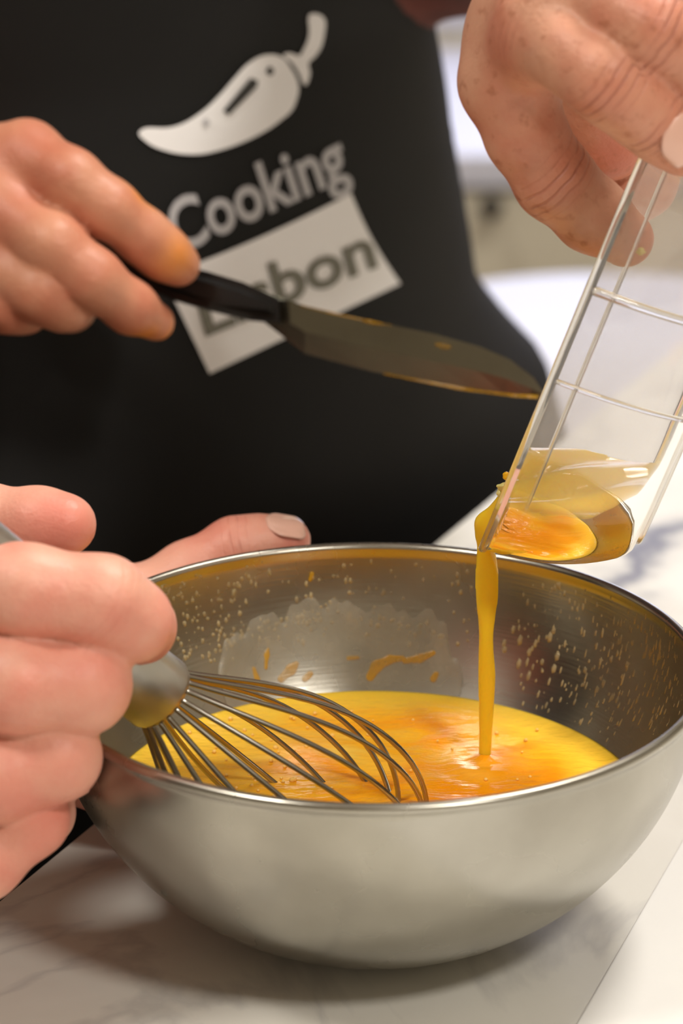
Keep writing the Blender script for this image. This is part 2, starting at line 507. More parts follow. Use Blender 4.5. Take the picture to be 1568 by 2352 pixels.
M['mat_white'] = noise_mat('mat_white', srgb(226, 224, 220), srgb(234, 232, 228), 8, 0.5)
M['froth_film'] = film_mat('froth_film', srgb(190, 184, 166), 0.34)
M['smear'] = film_mat('smear', srgb(222, 168, 20), 0.48, 0.2)
M['droplet'] = film_mat('droplet', srgb(206, 186, 140), 0.45, 0.1)
M['pulp'] = simple('pulp', srgb(250, 190, 20), 0.25, **{'Subsurface Weight': 0.2, 'Subsurface Scale': 0.003})
M['pulp_pale'] = simple('pulp_pale', srgb(232, 220, 140), 0.3, **{'Subsurface Weight': 0.2, 'Subsurface Scale': 0.003})
M['bubble'] = simple('bubble', srgb(255, 206, 110), 0.08)
M['water'] = simple('water', (1, 1, 1, 1), 0.02, **{'Transmission Weight': 1.0, 'IOR': 1.33})
mw, ntw, bw = new_mat('window_light')
bw.inputs['Base Color'].default_value = (0.8, 0.85, 1, 1)
bw.inputs['Emission Color'].default_value = srgb(214, 222, 255); bw.inputs['Emission Strength'].default_value = 1.8
M['window_light'] = mw
ml, ntl, bl = new_mat('lamp_diffuser')
bl.inputs['Emission Color'].default_value = (1, 0.9, 0.76, 1); bl.inputs['Emission Strength'].default_value = 9.0
M['lamp'] = ml

# ------------------------------------------------------------------ the room
X0, X1, Y0, Y1, Z0, Z1 = -2.2, 2.2, -2.3, 2.1, -0.9, 1.6
struct(box('floor', (X0, Y0, Z0 - 0.05), (X1, Y1, Z0), M['floor']))
struct(box('ceiling', (X0, Y0, Z1), (X1, Y1, Z1 + 0.05), M['ceiling']))
struct(box('wall_left', (X0 - 0.1, Y0, Z0), (X0, Y1, Z1), M['wall']))
struct(box('wall_right', (X1, Y0, Z0), (X1 + 0.1, Y1, Z1), M['wall']))
struct(box('wall_front', (X0, Y0 - 0.1, Z0), (X1, Y0, Z1), M['wall']))
# back wall around the window opening
WX0, WX1, WZ0, WZ1 = -0.05, 0.62, -0.235, 0.75
bm = bmesh.new()
for lo, hi in (((X0, Y1, Z0), (WX0, Y1 + 0.1, Z1)), ((WX1, Y1, Z0), (X1, Y1 + 0.1, Z1)),
               ((WX0, Y1, Z0), (WX1, Y1 + 0.1, WZ0)), ((WX0, Y1, WZ1), (WX1, Y1 + 0.1, Z1))):
    box_bm(bm, lo, hi)
struct(bm_obj('wall_back', bm, M['wall']))
win = bpy.data.objects.new('window_1', None); col.objects.link(win); struct(win)
bm = bmesh.new()
t = 0.035
for lo, hi in (((WX0, Y1 - 0.01, WZ0), (WX0 + t, Y1 + 0.06, WZ1)), ((WX1 - t, Y1 - 0.01, WZ0), (WX1, Y1 + 0.06, WZ1)),
               ((WX0 + t, Y1 - 0.01, WZ0), (WX1 - t, Y1 + 0.06, WZ0 + t)), ((WX0 + t, Y1 - 0.01, WZ1 - t), (WX1 - t, Y1 + 0.06, WZ1))):
    box_bm(bm, lo, hi, 0.003)
bm_obj('window_frame', bm, M['white_plastic'], win)
box('pane', (WX0 + t, Y1 + 0.03, WZ0 + t), (WX1 - t, Y1 + 0.04, WZ1 - t), M['window_light'], win)

for i, (lx, ly, lz, sz, pw) in enumerate(LAMPS):
    t_ = thing('ceiling_lamp', 'round white ceiling lamp shining down over the counter', 'lamp', group='round ceiling lamps')
    lathe('lamp_housing', [(sz / 2 + 0.004, Z1 - lz - 0.002), (sz / 2 + 0.016, Z1 - lz - 0.002), (sz / 2 + 0.016, -0.0), (sz / 2 + 0.004, -0.0), (sz / 2 + 0.004, Z1 - lz - 0.002)],
          M['white_plastic'], t_, 48, (lx, ly, lz))
    lathe('diffuser', [(0, 0.02), (sz / 2, 0.02), (sz / 2, 0.012), (0, 0.012)], M['lamp'], t_, 48, (lx, ly, lz))

# counter: its long edge runs from beside the bowl away to the upper right
eA, eB = on_plane(210, 1887), on_plane(1160, 1110)
ed = unit(eB - eA); en = np.array([ed[1], -ed[0], 0])          # en points into the counter
c0, c1 = eA - ed * 0.62, eA + ed * 1.05
ct = prism('countertop', [c0[:2], (c0 + en * 0.9)[:2], (c1 + en * 0.9)[:2], c1[:2]], -0.03, 0.0, M['marble'], None, 0.0015)
tag(ct, 'grey-veined white marble countertop under the steel bowl', 'countertop')
i0, i1 = c0 + en * 0.04 + ed * 0.03, c1 + en * 0.04 - ed * 0.03
base = prism('kitchen_island', [i0[:2], (i0 + en * 0.82)[:2], (i1 + en * 0.82)[:2], i1[:2]], Z0, -0.03, M['cabinet'])
tag(base, 'cream kitchen island body beneath the marble countertop', 'cabinet')
# thin white mat, its long edge towards the bowl
mA, mB = on_plane(1330, 2352), on_plane(1568, 1940)
md = unit(mB - mA); mn = np.array([md[1], -md[0], 0])
m0, m1 = mA - md * 0.22, mA + md * 0.16
mat_o = prism('chopping_mat', [m0[:2], (m0 + mn * 0.26)[:2], (m1 + mn * 0.26)[:2], m1[:2]], 0.0, 0.0016, M['mat_white'], None, 0.0004)
tag(mat_o, 'thin plain white chopping mat lying on the marble countertop', 'chopping mat')

# background: cream base cabinets with dark knobs, a white stool
kx, kz = at(1125, 462, 1.0), None
ray = at(1125, 462, 1.0) - CAM
CY = 1.75
kp = CAM + ray * ((CY - 0.02 - CAM[1]) / ray[1])
cab = thing('base_cabinet', 'cream base cabinet with small dark round knobs below the window', 'cabinet')
box('body', (-0.9, CY, Z0 + 0.08), (1.3, Y1 - 0.002, -0.279), M['cabinet'], cab)
box('plinth', (-0.88, CY + 0.04, Z0), (1.28, Y1 - 0.002, Z0 + 0.08), M['cabinet'], cab)
box('cabinet_top', (-0.92, CY - 0.025, -0.279), (1.32, Y1 - 0.002, -0.254), M['white_plastic'], cab, 0.003)
dx = [kp[0] - 0.04 + k * 0.42 for k in (-2, -1, 0, 1, 2)]
for k, x in enumerate(dx):
    d_ = box('door', (x, CY - 0.02, Z0 + 0.10), (x + 0.41, CY - 0.001, -0.285), M['cabinet'], cab, 0.003)
    lathe_p = [(0, 0), (0.004, 0), (0.004, 0.010), (0.008, 0.013), (0.009, 0.018), (0.006, 0.022), (0, 0.023)]
    kn = lathe('knob', lathe_p, M['knob'], d_, 24)
    kn.rotation_euler = (math.pi / 2, 0, 0); kn.location = (x + 0.04, CY - 0.02, kp[2])

sp = at(1425, 812, 1.9)
st = thing('stool', 'round white stool standing on the floor beyond the counter', 'stool')
sr = 0.175
lathe('seat', [(0, 0.0), (sr * 0.9, 0.0), (sr, -0.012), (sr + 0.004, -0.03), (sr, -0.075), (sr * 0.93, -0.085), (0, -0.085)], M['white_plastic'], st, 64, tuple(sp))
for k in range(4):
    a = math.pi / 4 + k * math.pi / 2
    tube('leg', [sp + np.array([0.12 * math.cos(a), 0.12 * math.sin(a), -0.084]), np.array([sp[0] + 0.19 * math.cos(a), sp[1] + 0.19 * math.sin(a), Z0])], 0.012, M['chrome'], st)
zr_ = (sp[2] + Z0) / 2
rr_ = 0.12 + 0.07 * ((sp[2] - zr_ - .084) / (sp[2] - Z0 - .084))
tube('foot_ring', [np.array([sp[0] + rr_ * math.cos(a), sp[1] + rr_ * math.sin(a), zr_]) for a in np.linspace(0, 2 * math.pi, 49)], 0.007, M['chrome'], st, caps=False)

# ------------------------------------------------------------------ steel bowl
def r_at(h, off=0.0):
    """outer radius h below the rim"""
    return RIM_R * math.sqrt(max(0.0, 1 - (h / BOWL_D) ** 2)) - off
TH = 0.0011
prof = [(0, 0.0012), (BASE_R - 0.006, 0.0012), (BASE_R - 0.002, 0.0)]
hs = RIM_Z - np.concatenate([[0], RIM_Z * np.sin(np.linspace(0, 1, 40)[1:-1] * math.pi / 2) ** 1.0])
prof = [(0, 0.0010), (BASE_R - 0.005, 0.0010), (BASE_R - 0.002, 0.0002)]
zz = np.linspace(0.0004, RIM_Z - 0.003, 46)
prof += [(r_at(RIM_Z - z), z) for z in zz]
rc_ = 0.0015
prof += [(RIM_R + rc_ * math.cos(a) - 0.0006, RIM_Z - 0.0015 + rc_ * math.sin(a)) for a in np.linspace(-0.6, math.pi * 0.98, 12)]
prof += [(r_at(RIM_Z - z, TH), z) for z in zz[::-1] if z > 0.003]
prof += [(BASE_R + 0.003, 0.0028), (BASE_R - 0.004, 0.0021), (0, 0.0021)]
bowl = thing('mixing_bowl', 'brushed stainless steel mixing bowl of orange batter on the marble countertop', 'bowl')
bowl_shell = lathe('shell', prof, M['steel'], bowl, 192)
bpy.context.view_layer.update()
def bvh_of(o):
    me = o.data
    return BVHTree.FromPolygons([o.matrix_world @ v.co for v in me.vertices], [tuple(p.vertices) for p in me.polygons])
BOWL_BVH = bvh_of(bowl_shell)
def hit(bvh, px, py, skip=0):
    o = Vector(CAM); d = Vector(unit(FWD + (px - 784) / F_PX * RIGHT - (py - 1176) / F_PX * UP))
    for _ in range(skip + 1):
        loc, n, i, dist = bvh.ray_cast(o, d)
        if loc is None: return None, None
        o = loc + d * 1e-5
    if n.dot(d) > 0: n = -n
    return np.array(loc), np.array(n)

def wall_pt(a, h, off):
    """a point on the inner wall at angle a, h below the rim, off inwards"""
    r = r_at(h, TH + off); return np.array([r * math.cos(a), r * math.sin(a), RIM_Z - h])

def ang_h(px, py):
    p, n = hit(BOWL_BVH, px, py); return math.atan2(p[1], p[0]), RIM_Z - p[2]

LIQ_H = 0.0395
LIQ_Z = RIM_Z - LIQ_H
rng = random.Random(7)

# droplets on the inner wall (uncountable spatter): one joined part
bmd = bmesh.new()
def droplet(a, h, s, el):
    p = wall_pt(a, h, -0.0001); n = -unit(np.array([p[0] / RIM_R ** 2, p[1] / RIM_R ** 2, (p[2] - RIM_Z) / BOWL_D ** 2]))
    side = unit(np.cross(n, [0, 0, 1])); up = np.cross(side, n)
    g = bmesh.ops.create_icosphere(bmd, subdivisions=1, radius=1.0)
    for v in g['verts']:
        c = v.co; q = p + side * c.x * s + up * c.y * s * el + n * c.z * s * 0.55
        v.co = Vector(q)
def scatter(n, x0, x1, y0, y1, s0, s1, e0, e1, keep=lambda x, y: True):
    k = 0
    for _ in range(n * 6):
        if k >= n: break
        x, y = rng.uniform(x0, x1), rng.uniform(y0, y1)
        if not keep(x, y): continue
        p, nn = hit(BOWL_BVH, x, y)
        if p is None or p[2] < LIQ_Z + 0.002 or p[2] > RIM_Z - 0.003 or p[1] < -0.02 or np.hypot(p[0], p[1]) > RIM_R - 0.001: continue
        droplet(math.atan2(p[1], p[0]), RIM_Z - p[2], rng.uniform(s0, s1), rng.uniform(e0, e1)); k += 1
scatter(150, 345, 560, 1320, 1520, 0.0003, 0.00075, 1.0, 1.6)
scatter(110, 500, 1100, 1290, 1480, 0.0003, 0.0007, 1.0, 2.2)
scatter(70, 500, 1060, 1400, 1500, 0.0004, 0.0008, 1.0, 1.4, lambda x, y: abs(y - (1490 - 75 * math.sin((x - 480) / 600 * math.pi))) < 16)
scatter(240, 1190, 1568, 1330, 1700, 0.00025, 0.00055, 1.2, 3.2)
scatter(120, 1330, 1568, 1420, 1660, 0.0003, 0.0006, 2.0, 4.5)
scatter(14, 1150, 1290, 1440, 1560, 0.0006, 0.0010, 1.4, 2.4)
dro = bm_obj('droplets', bmd, M['droplet'], bowl, True)
dro['kind'] = 'stuff'; dro['label'] = 'pale spatter drops on the inside of the bowl'

# froth left on the back wall, with a ragged upper edge
def froth_patch():
    xs = np.linspace(485, 1075, 150); verts, faces = [], []
    rows = 8
    r2 = random.Random(3)
    a0, a1 = ang_h(485, 1480)[0], ang_h(1075, 1480)[0]
    A = np.linspace(a0, a1, 220)
    wv = [(r2.uniform(8, 140), r2.uniform(0.0002, 0.0007), r2.uniform(0, 6.3)) for _ in range(9)]
    for i, a in enumerate(A):
        u = i / (len(A) - 1)
        top = 0.0250 - 0.0085 * math.sin(u * math.pi) ** 0.7 + sum(am * math.sin(fq * u + ph) for fq, am, ph in wv)
        top += 0.010 * max(0, (u - 0.82) / 0.18) ** 2 + 0.006 * max(0, (0.1 - u) / 0.1) ** 2
        for j in range(rows):
            h = top + (LIQ_H + 0.001 - top) * j / (rows - 1)
            off = 0.00035 if j else 0.00005
            verts.append(wall_pt(a, h, off + (0.0006 if j == 1 else 0)))
    for i in range(len(A) - 1):
        for j in range(rows - 1):
            k = i * rows + j
            faces.append((k, k + rows, k + rows + 1, k + 1))
    return verts, faces
v_, f_ = froth_patch()
fo = mesh_obj('froth_residue', v_, f_, M['froth_film'], bowl); fo['kind'] = 'stuff'

def smear(points, rad):
    """a streak of juice stuck on the wall through these pixels"""
    P_, R_ = [], []
    for (x, y), r in zip(points, rad):
        a, h = ang_h(x, y); P_.append((a, h)); R_.append(mm(r, 0.92))
    def fn(G):
        f = None
        pts = [wall_pt(a, h, 0.0) for a, h in P_]
        for i in range(len(pts) - 1):
            g = seg_field(G, pts[i], pts[i + 1], R_[i], R_[i + 1]); f = g if f is None else smin(f, g, 0.001)
        rr = np.hypot(G[..., 0], G[..., 1]); hh = np.clip(RIM_Z - G[..., 2], 0, BOWL_D * 0.999)
        wall = RIM_R * np.sqrt(1 - (hh / BOWL_D) ** 2) - TH
        return np.maximum(f, np.abs(rr - wall) - 0.0005)
    pts = np.array([wall_pt(a, h, 0) for a, h in P_]); m_ = max(R_) + 0.001
    v, q = surface_nets(fn, pts.min(0) - m_, pts.max(0) + m_, 0.00025)
    return mesh_obj('juice_smear', relax(v, q, 2), q, M['smear'], bowl)
smear([(645, 1560), (668, 1538), (680, 1525)], [9, 12, 7])
smear([(700, 1560), (712, 1548)], [8, 8])
smear([(610, 1535), (612, 1505), (615, 1490)], [5, 6, 4])
smear([(590, 1560), (582, 1535)], [8, 5])
smear([(850, 1555), (865, 1530), (895, 1515), (925, 1512)], [11, 13, 10, 7])
smear([(930, 1518), (965, 1512), (995, 1500)], [8, 10, 7])
smear([(800, 1512), (822, 1511)], [6, 5])
smear([(995, 1560), (1002, 1548)], [9, 7])
smear([(712, 1332), (716, 1318)], [5, 6])

# water drop on the outside
p_, n_ = hit(BOWL_BVH, 376, 2052)
bm = bmesh.new(); bmesh.ops.create_icosphere(bm, subdivisions=3, radius=1.0)
n_ = unit(n_); sd = unit(np.cross(n_, [0, 0, 1])); up_ = np.cross(sd, n_)
for v in bm.verts:
    c = v.co; tpr = 1.0 - 0.3 * c.y
    v.co = Vector(p_ + sd * c.x * 0.0013 * tpr + up_ * c.y * 0.0019 + n_ * c.z * 0.0007 - sd * c.y * 0.0006)
bm_obj('water_drop', bm, M['water'], bowl, True)

# ------------------------------------------------------------------ the mixture in the bowl
hitp = on_plane(1112, 1745, LIQ_Z)
def liquid():
    rmax = r_at(LIQ_H, TH) - 0.0002
    NR, NA = 120, 260
    verts, faces, froth = [], [], []
    r2 = np.random.RandomState(5)
    waves = [(r2.uniform(60, 420), r2.uniform(0, 6.28), r2.uniform(0, 6.28), r2.uniform(0.3, 1)) for _ in range(26)]
    def zz_(x, y, rr):
        z = 0
        for k, th, ph, am in waves: z += am * math.sin(k * (x * math.cos(th) + y * math.sin(th) * 1.6) + ph) / (k ** 0.8)
        z *= 0.0040
        d = math.hypot(x - hitp[0], y - hitp[1])
        z += 0.0012 * math.exp(-(d / 0.007) ** 2) + 0.0007 * math.cos(d * 700) * math.exp(-d / 0.012)
        edge = (rr / rmax)
        return z * (1 - edge ** 8) + 0.0008 * max(0, (edge - 0.93) / 0.07) ** 2
    verts.append((0, 0, LIQ_Z + zz_(0, 0, 0))); froth.append(0)
    for i in range(1, NR + 1):
        rr = rmax * i / NR
        for k in range(NA):
            a = 2 * math.pi * k / NA
            x, y = rr * math.cos(a), rr * math.sin(a)
            verts.append((x, y, LIQ_Z + zz_(x, y, rr)))
            e = rr / rmax + 0.05 * math.sin(3 * a + 1) + 0.03 * math.sin(9 * a)
            fr = min(1, max(0, (e - 0.78) / 0.14))
            lf = math.exp(-((x + 0.045) / 0.03) ** 2 - ((y - 0.0) / 0.05) ** 2)
            froth.append(min(1, fr + 0.7 * lf))
    # closed below: a cap that follows the bowl
    base = len(verts)
    for k in range(NA):
        faces.append((0, 1 + k, 1 + (k + 1) % NA))
    for i in range(NR - 1):
        for k in range(NA):
            k2 = (k + 1) % NA
            faces.append((1 + i * NA + k, 1 + (i + 1) * NA + k, 1 + (i + 1) * NA + k2, 1 + i * NA + k2))
    prev = 1 + (NR - 1) * NA
    for j in range(1, 12):
        h = LIQ_H + (RIM_Z - 0.0035 - LIQ_H) * j / 11
        s_ = len(verts)
        for k in range(NA):
            a = 2 * math.pi * k / NA; r = max(0.004, r_at(h, TH + 0.0003))
            verts.append((r * math.cos(a), r * math.sin(a), RIM_Z - h)); froth.append(0)
        for k in range(NA):
            k2 = (k + 1) % NA; faces.append((prev + k, s_ + k, s_ + k2, prev + k2))
        prev = s_
    faces.append(tuple(prev + k for k in range(NA - 1, -1, -1)))
    o = mesh_obj('batter', verts, faces, M['juice_surface'])
    egg = []
    for x, y, z in verts:
        sw = 0.010 * math.sin(x * 130 + 1.3) + 0.006 * math.sin(x * 260 + y * 90)
        e_ = math.exp(-((x - 0.024) / 0.034) ** 2 - ((y + 0.012 + sw) / 0.026) ** 2) + 0.7 * math.exp(-((x + 0.004) / 0.03) ** 2 - ((y - 0.020 + sw * 0.6) / 0.006) ** 2)
        egg.append(min(0.85, e_))
    ag = o.data.attributes.new('egg', 'FLOAT', 'POINT'); ag.data.foreach_set('value', egg)
    at_ = o.data.attributes.new('froth', 'FLOAT', 'POINT'); at_.data.foreach_set('value', froth)
    return o
liq = liquid()
tag(liq, 'glossy orange egg and juice mixture filling the steel bowl', 'mixture')
# little bubbles on the mixture
bmb = bmesh.new()
for _ in range(90):
    if rng.random() < 0.6: x, y = rng.gauss(-0.035, 0.012), rng.gauss(0.018, 0.016)
    else: x, y = rng.uniform(-0.05, 0.05), rng.uniform(-0.03, 0.06)
    if math.hypot(x, y) > r_at(LIQ_H) - 0.004: continue
    s = rng.uniform(0.0003, 0.0007)
    g = bmesh.ops.create_icosphere(bmb, subdivisions=2, radius=s)
    for v in g['verts']: v.co += Vector((x, y, LIQ_Z + 0.0004))
bo = bm_obj('bubbles', bmb, M['bubble'], liq, True); bo['kind'] = 'stuff'

# ------------------------------------------------------------------ balloon whisk
WS = at(372, 1600, 0.82); WC = 0.85; WL, WR = 0.092, 0.0258
wa = unit([0.748, 0.664]); wd = unit(WC * wa[0] * RIGHT - WC * wa[1] * UP + math.sqrt(1 - WC * WC) * FWD)
we1 = unit(np.cross(wd, FWD)); we2 = np.cross(wd, we1)
whisk = thing('balloon_whisk', 'steel balloon whisk held in the hand over the mixing bowl', 'whisk')
def along_lathe(name, prof, mat, parent, o, d, n=48):
    e1 = unit(np.cross(d, [0.3, 0.2, 1.0])); e2 = np.cross(d, e1)
    ob = lathe(name, [(r, s) for s, r in prof], mat, None, n)
    for v in ob.data.vertices:
        v.co = Vector(o + d * v.co.z + e1 * v.co.x + e2 * v.co.y)
    ob.data.flip_normals() if np.dot(np.cross(e1, e2), d) < 0 else None
    ob.parent = parent; return ob
along_lathe('handle', [(-0.150, 0), (-0.150, 0.004), (-0.147, 0.0075), (-0.12, 0.0088), (-0.06, 0.0080), (-0.036, 0.0082), (-0.030, 0.0086), (-0.030, 0)],
            M['handle_steel'], whisk, WS, wd)
along_lathe('ferrule', [(-0.030, 0), (-0.030, 0.0090), (-0.024, 0.0094), (-0.012, 0.0096), (-0.0015, 0.0097), (0, 0.0090), (0, 0.0074), (-0.003, 0.007), (-0.003, 0)],
            M['handle_steel'], whisk, WS, wd)
def wprof(t):
    return math.sin(min(t / 0.68, 1) * math.pi / 2) ** 1.15 if t < 0.68 else math.sqrt(max(0, 1 - ((t - 0.68) / 0.32) ** 2.2))
NW = 9
for i in range(NW):
    ph = math.pi * i / NW + 0.12
    e = math.cos(ph) * we1 + math.sin(ph) * we2
    Li = WL * (1 - 0.035 * (i % 3)) ; off = 0.0011 * ((i % 3) - 1)
    ts = np.concatenate([np.linspace(0, 0.68, 18), 0.68 + 0.32 * np.sin(np.linspace(0, 1, 16)[1:] * math.pi / 2)])
    side = [(t * Li, wprof(t) * WR * (1 - 0.03 * (i % 3)) + 0.0068 * (1 - t)) for t in ts]
    pts = [WS - wd * 0.002 + wd * s + e * r for s, r in side] + [WS - wd * 0.002 + wd * s - e * r for s, r in side[::-1][1:]]
    tube('wire', pts, 0.00072, M['wire'], whisk, 8)

# ------------------------------------------------------------------ clear dish, tipped to pour
lip = at(1117, 1240, 0.867)
vr = unit(at(1300, 800, 1.0) - CAM)
u2 = 0.38 * RIGHT + 0.925 * UP
dw = vr + (-vr[2] / u2[2]) * u2; dw = unit(dw)                   # across the dish, level
du = unit(u2 - dw * np.dot(u2, dw))                               # along the dish, towards the hand
dv = unit(np.cross(du, dw)); dv = dv if dv[0] > 0 else -dv        # mouth -> base
DA, DB, DD = 0.060, 0.031, 0.035
DO = lip + du * DA
def dish_rad(v):
    """how far the wall has drawn in, v below the mouth"""
    t = min(max(v / DD, 0), 1); return 0.0128 * (0.25 * t + 0.75 * t ** 2.6)
def dish_pt(th, v, off=0.0, ridge=True):
    A_, B_ = DA - dish_rad(v) - off, DB - dish_rad(v) * 0.75 - off
    n = 2 / 2.5
    c, s = math.cos(th), math.sin(th)
    u = A_ * math.copysign(abs(c) ** n, c); w = B_ * math.copysign(abs(s) ** n, s)
    if ridge:
        g = 0.0 * (math.exp(-((u + DA - 0.0585) / 0.0016) ** 2) + math.exp(-((u + DA - 0.083) / 0.0022) ** 2))
        if abs(s) > 0.3: w += math.copysign(g, s)
    return DO + du * u + dw * w + dv * v
dish = thing('clear_plastic_dish', 'clear plastic dish tipped on its side and pouring orange juice', 'dish')
def dish_shell():
    NT = 240; rowsv = []
    vs_out = list(np.linspace(0, DD * 0.86, 14)) + [DD * 0.92, DD * 0.97, DD]
    verts, faces = [], []
    def ring(v, off):
        s_ = len(verts)
        for k in range(NT): verts.append(dish_pt(2 * math.pi * k / NT, v, off))
        return s_
    R_ = [ring(v, 0.0 if v < DD * 0.96 else 0.0012 * (v - DD * 0.96) / (DD * 0.04)) for v in vs_out]
    R_.append(ring(DD, 0.010)); cen = len(verts); verts.append(DO + dv * DD)
    I_ = [ring(min(v, DD - 0.0012), 0.0011 + (0.0015 if v > DD * 0.95 else 0)) for v in vs_out]
    cen2 = len(verts); verts.append(DO + dv * (DD - 0.0012))
    for L_, fl in ((R_, False), (I_, True)):
        for a, b in zip(L_, L_[1:]):
            for k in range(NT):
                k2 = (k + 1) % NT
                f = (a + k, a + k2, b + k2, b + k); faces.append(f[::-1] if fl else f)
    for k in range(NT):
        k2 = (k + 1) % NT
        faces.append((R_[-1] + k, R_[-1] + k2, cen)); faces.append((I_[-1] + k2, I_[-1] + k, cen2))
        faces.append((R_[0] + k2, R_[0] + k, I_[0] + k, I_[0] + k2))
    return verts, faces
v_, f_ = dish_shell()
mesh_obj('shell', v_, f_, M['plastic'], dish)
tube('rim', [dish_pt(2 * math.pi * k / 200, 0.0, 0.0003, False) for k in range(201)], 0.00125, M['plastic_rim'], dish, 10, False)
tube('ledge', [dish_pt(2 * math.pi * k / 200, 0.0062, 0.0006, False) for k in range(201)], 0.00045, M['plastic_rim'], dish, 8, False)
def dish_wall_pt(u, v, sgn, off):
    A_, B_ = DA - dish_rad(v) - off, DB - dish_rad(v) * 0.75 - off
    return DO + du * u + dw * sgn * B_ * max(0.0, 1 - abs(u / A_) ** 2.5) ** (1 / 2.5) + dv * v
for uu, rr in ((0.0585, 0.0007), (0.083, 0.0012)):
    for sg in (-1,):
        tube('rib', [dish_wall_pt(uu - DA, v, sg, -0.0002) for v in np.linspace(0.0005, DD - 0.001, 20)], rr, M['plastic_rim'], dish, 8)
tube('foot_ring', [dish_pt(2 * math.pi * k / 200, DD + 0.0006, 0.004, False) for k in range(201)], 0.0009, M['plastic_rim'], dish, 8, False)

# juice: what is left in the dish, the tongue over the lip and the falling stream, one body
JZ = at(1180, 1128, 0.85)[2]
stream_px = [(1112, 1228, 20), (1113, 1250, 17), (1117, 1280, 24), (1118, 1320, 27), (1118, 1370, 27), (1117, 1420, 20), (1116, 1460, 16.5), (1116, 1500, 18),
             (1118, 1550, 21), (1117, 1610, 18.5), (1115, 1680, 15.5), (1113, 1752, 15)]
lipd = 0.867
def stream_pt(x, y):
    r = FWD + (x - 784) / F_PX * RIGHT - (y - 1176) / F_PX * UP
    return CAM + r * ((lip[1] - CAM[1]) / r[1])       # falls straight down below the lip
SP = [(stream_pt(x, y), mm(r, 0.875)) for x, y, r in stream_px]
SP[-1] = (np.array([SP[-1][0][0], SP[-1][0][1], LIQ_Z - 0.001]), SP[-1][1])
_z = np.array([p[2] for p, r in SP])[::-1]; _r = np.array([r for p, r in SP])[::-1]; _x = np.array([p[0] for p, r in SP])[::-1]
ST_Z = np.linspace(_z[0] - 0.003, _z[-1], 120)
_k = np.exp(-np.linspace(-2, 2, 11) ** 2); _k /= _k.sum()
_s = lambda v: np.convolve(np.pad(np.interp(ST_Z, _z, v), 5, 'edge'), _k, 'valid')
ST_R, ST_X = _s(_r), _s(_x)
ST_B = np.clip(0.0036 - 0.62 * ST_R, 0.0011, 0.0024)
def juice_field(G):
    rel = G - DO.astype(np.float32)
    u = rel @ du.astype(np.float32); w = rel @ dw.astype(np.float32); v = rel @ dv.astype(np.float32)
    t = np.clip(v / DD, 0, 1); inset = 0.0128 * (0.25 * t + 0.75 * t ** 2.6) + 0.00125
    A_, B_ = DA - inset, DB - 0.75 * inset
    q = (np.abs(u / A_) ** 2.5 + np.abs(w / B_) ** 2.5) ** (1 / 2.5)
    f = (q - 1) * np.minimum(A_, B_)
    f = np.maximum(f, np.maximum(-v - 0.0005, v - (DD - 0.0016)))
    wav = 0.0007 * np.sin(u * 260 + w * 150) + 0.0006 * np.sin(w * 330 - v * 210)
    f = np.maximum(f, (G[..., 2] - JZ) + wav)
    # bulge of juice leaning out of the mouth towards the lip
    b1 = lip + du * 0.0125 + dv * 0.001; b2 = lip + du * 0.004 - dv * 0.0012
    g = smin(seg_field(G, b1, b2, 0.0022, 0.0031), seg_field(G, b2, SP[0][0], 0.0031, SP[0][1]), 0.002)
    f = smin(f, g, 0.0025)
    # falling sheet: an oval that twists, wide where it is thin
    z = G[..., 2]
    a = np.interp(z, ST_Z, ST_R); b = np.interp(z, ST_Z, ST_B); cx = np.interp(z, ST_Z, ST_X)
    e = (np.sqrt(((G[..., 0] - cx) / a) ** 2 + ((G[..., 1] - SP[0][0][1]) / b) ** 2) - 1) * np.minimum(a, b)
    e = np.maximum(e, z - SP[0][0][2])
    return smin(f, e, 0.0010)
lo_ = np.minimum(DO - du * DA - dw * DB - np.array([0.008, 0.01, 0]), SP[-1][0] - 0.006); lo_[2] = LIQ_Z - 0.0012
hi_ = np.array([(DO - du * DA * 0.2 + dv * DD)[0] + 0.01, (DO + dw * DB)[1] + 0.012, JZ + 0.004])
lo_[1] = (DO - dw * DB)[1] - 0.006
v_, q_ = surface_nets(juice_field, lo_, hi_, 0.00065)
js = mesh_obj('pouring_juice', relax(v_, q_, 2), q_, M['juice'])
tag(js, 'orange juice running from the clear dish in a thin stream', 'juice')
# pulp stuck to the dish rim
def pulp(px, py, d, s, mat, seed):
    r2 = random.Random(seed); bm = bmesh.new(); bmesh.ops.create_icosphere(bm, subdivisions=3, radius=1.0)
    c = at(px, py, d); ph = [r2.uniform(0, 6.3) for _ in range(3)]
    for v in bm.verts:
        n = v.co.normalized(); k = 1 + 0.22 * math.sin(3 * n.x + ph[0]) + 0.2 * math.sin(4 * n.y + ph[1]) + 0.15 * math.sin(5 * n.z + ph[2])
        v.co = Vector(c + s[0] * k * n.x * RIGHT + s[1] * k * n.z * UP + s[2] * k * n.y * FWD)
    return bm_obj('pulp', bm, mat, dish, True)
dl = lambda y: lipd - 0.39 * (1240 - y) / 0.925 / 8.9 / 1000
pulp(1161, 1093, dl(1093) - 0.006, (0.0010, 0.0009, 0.0009), M['pulp'], 1)
pulp(1153, 1118, dl(1118) - 0.006, (0.0013, 0.0011, 0.001), M['pulp_pale'], 2)
pulp(1147, 1132, dl(1132) - 0.005, (0.0009, 0.0012, 0.001), M['pulp_pale'], 3)
pulp(1471, 578, dl(578) - 0.028, (0.0012, 0.0007, 0.0006), M['pulp_pale'], 4)

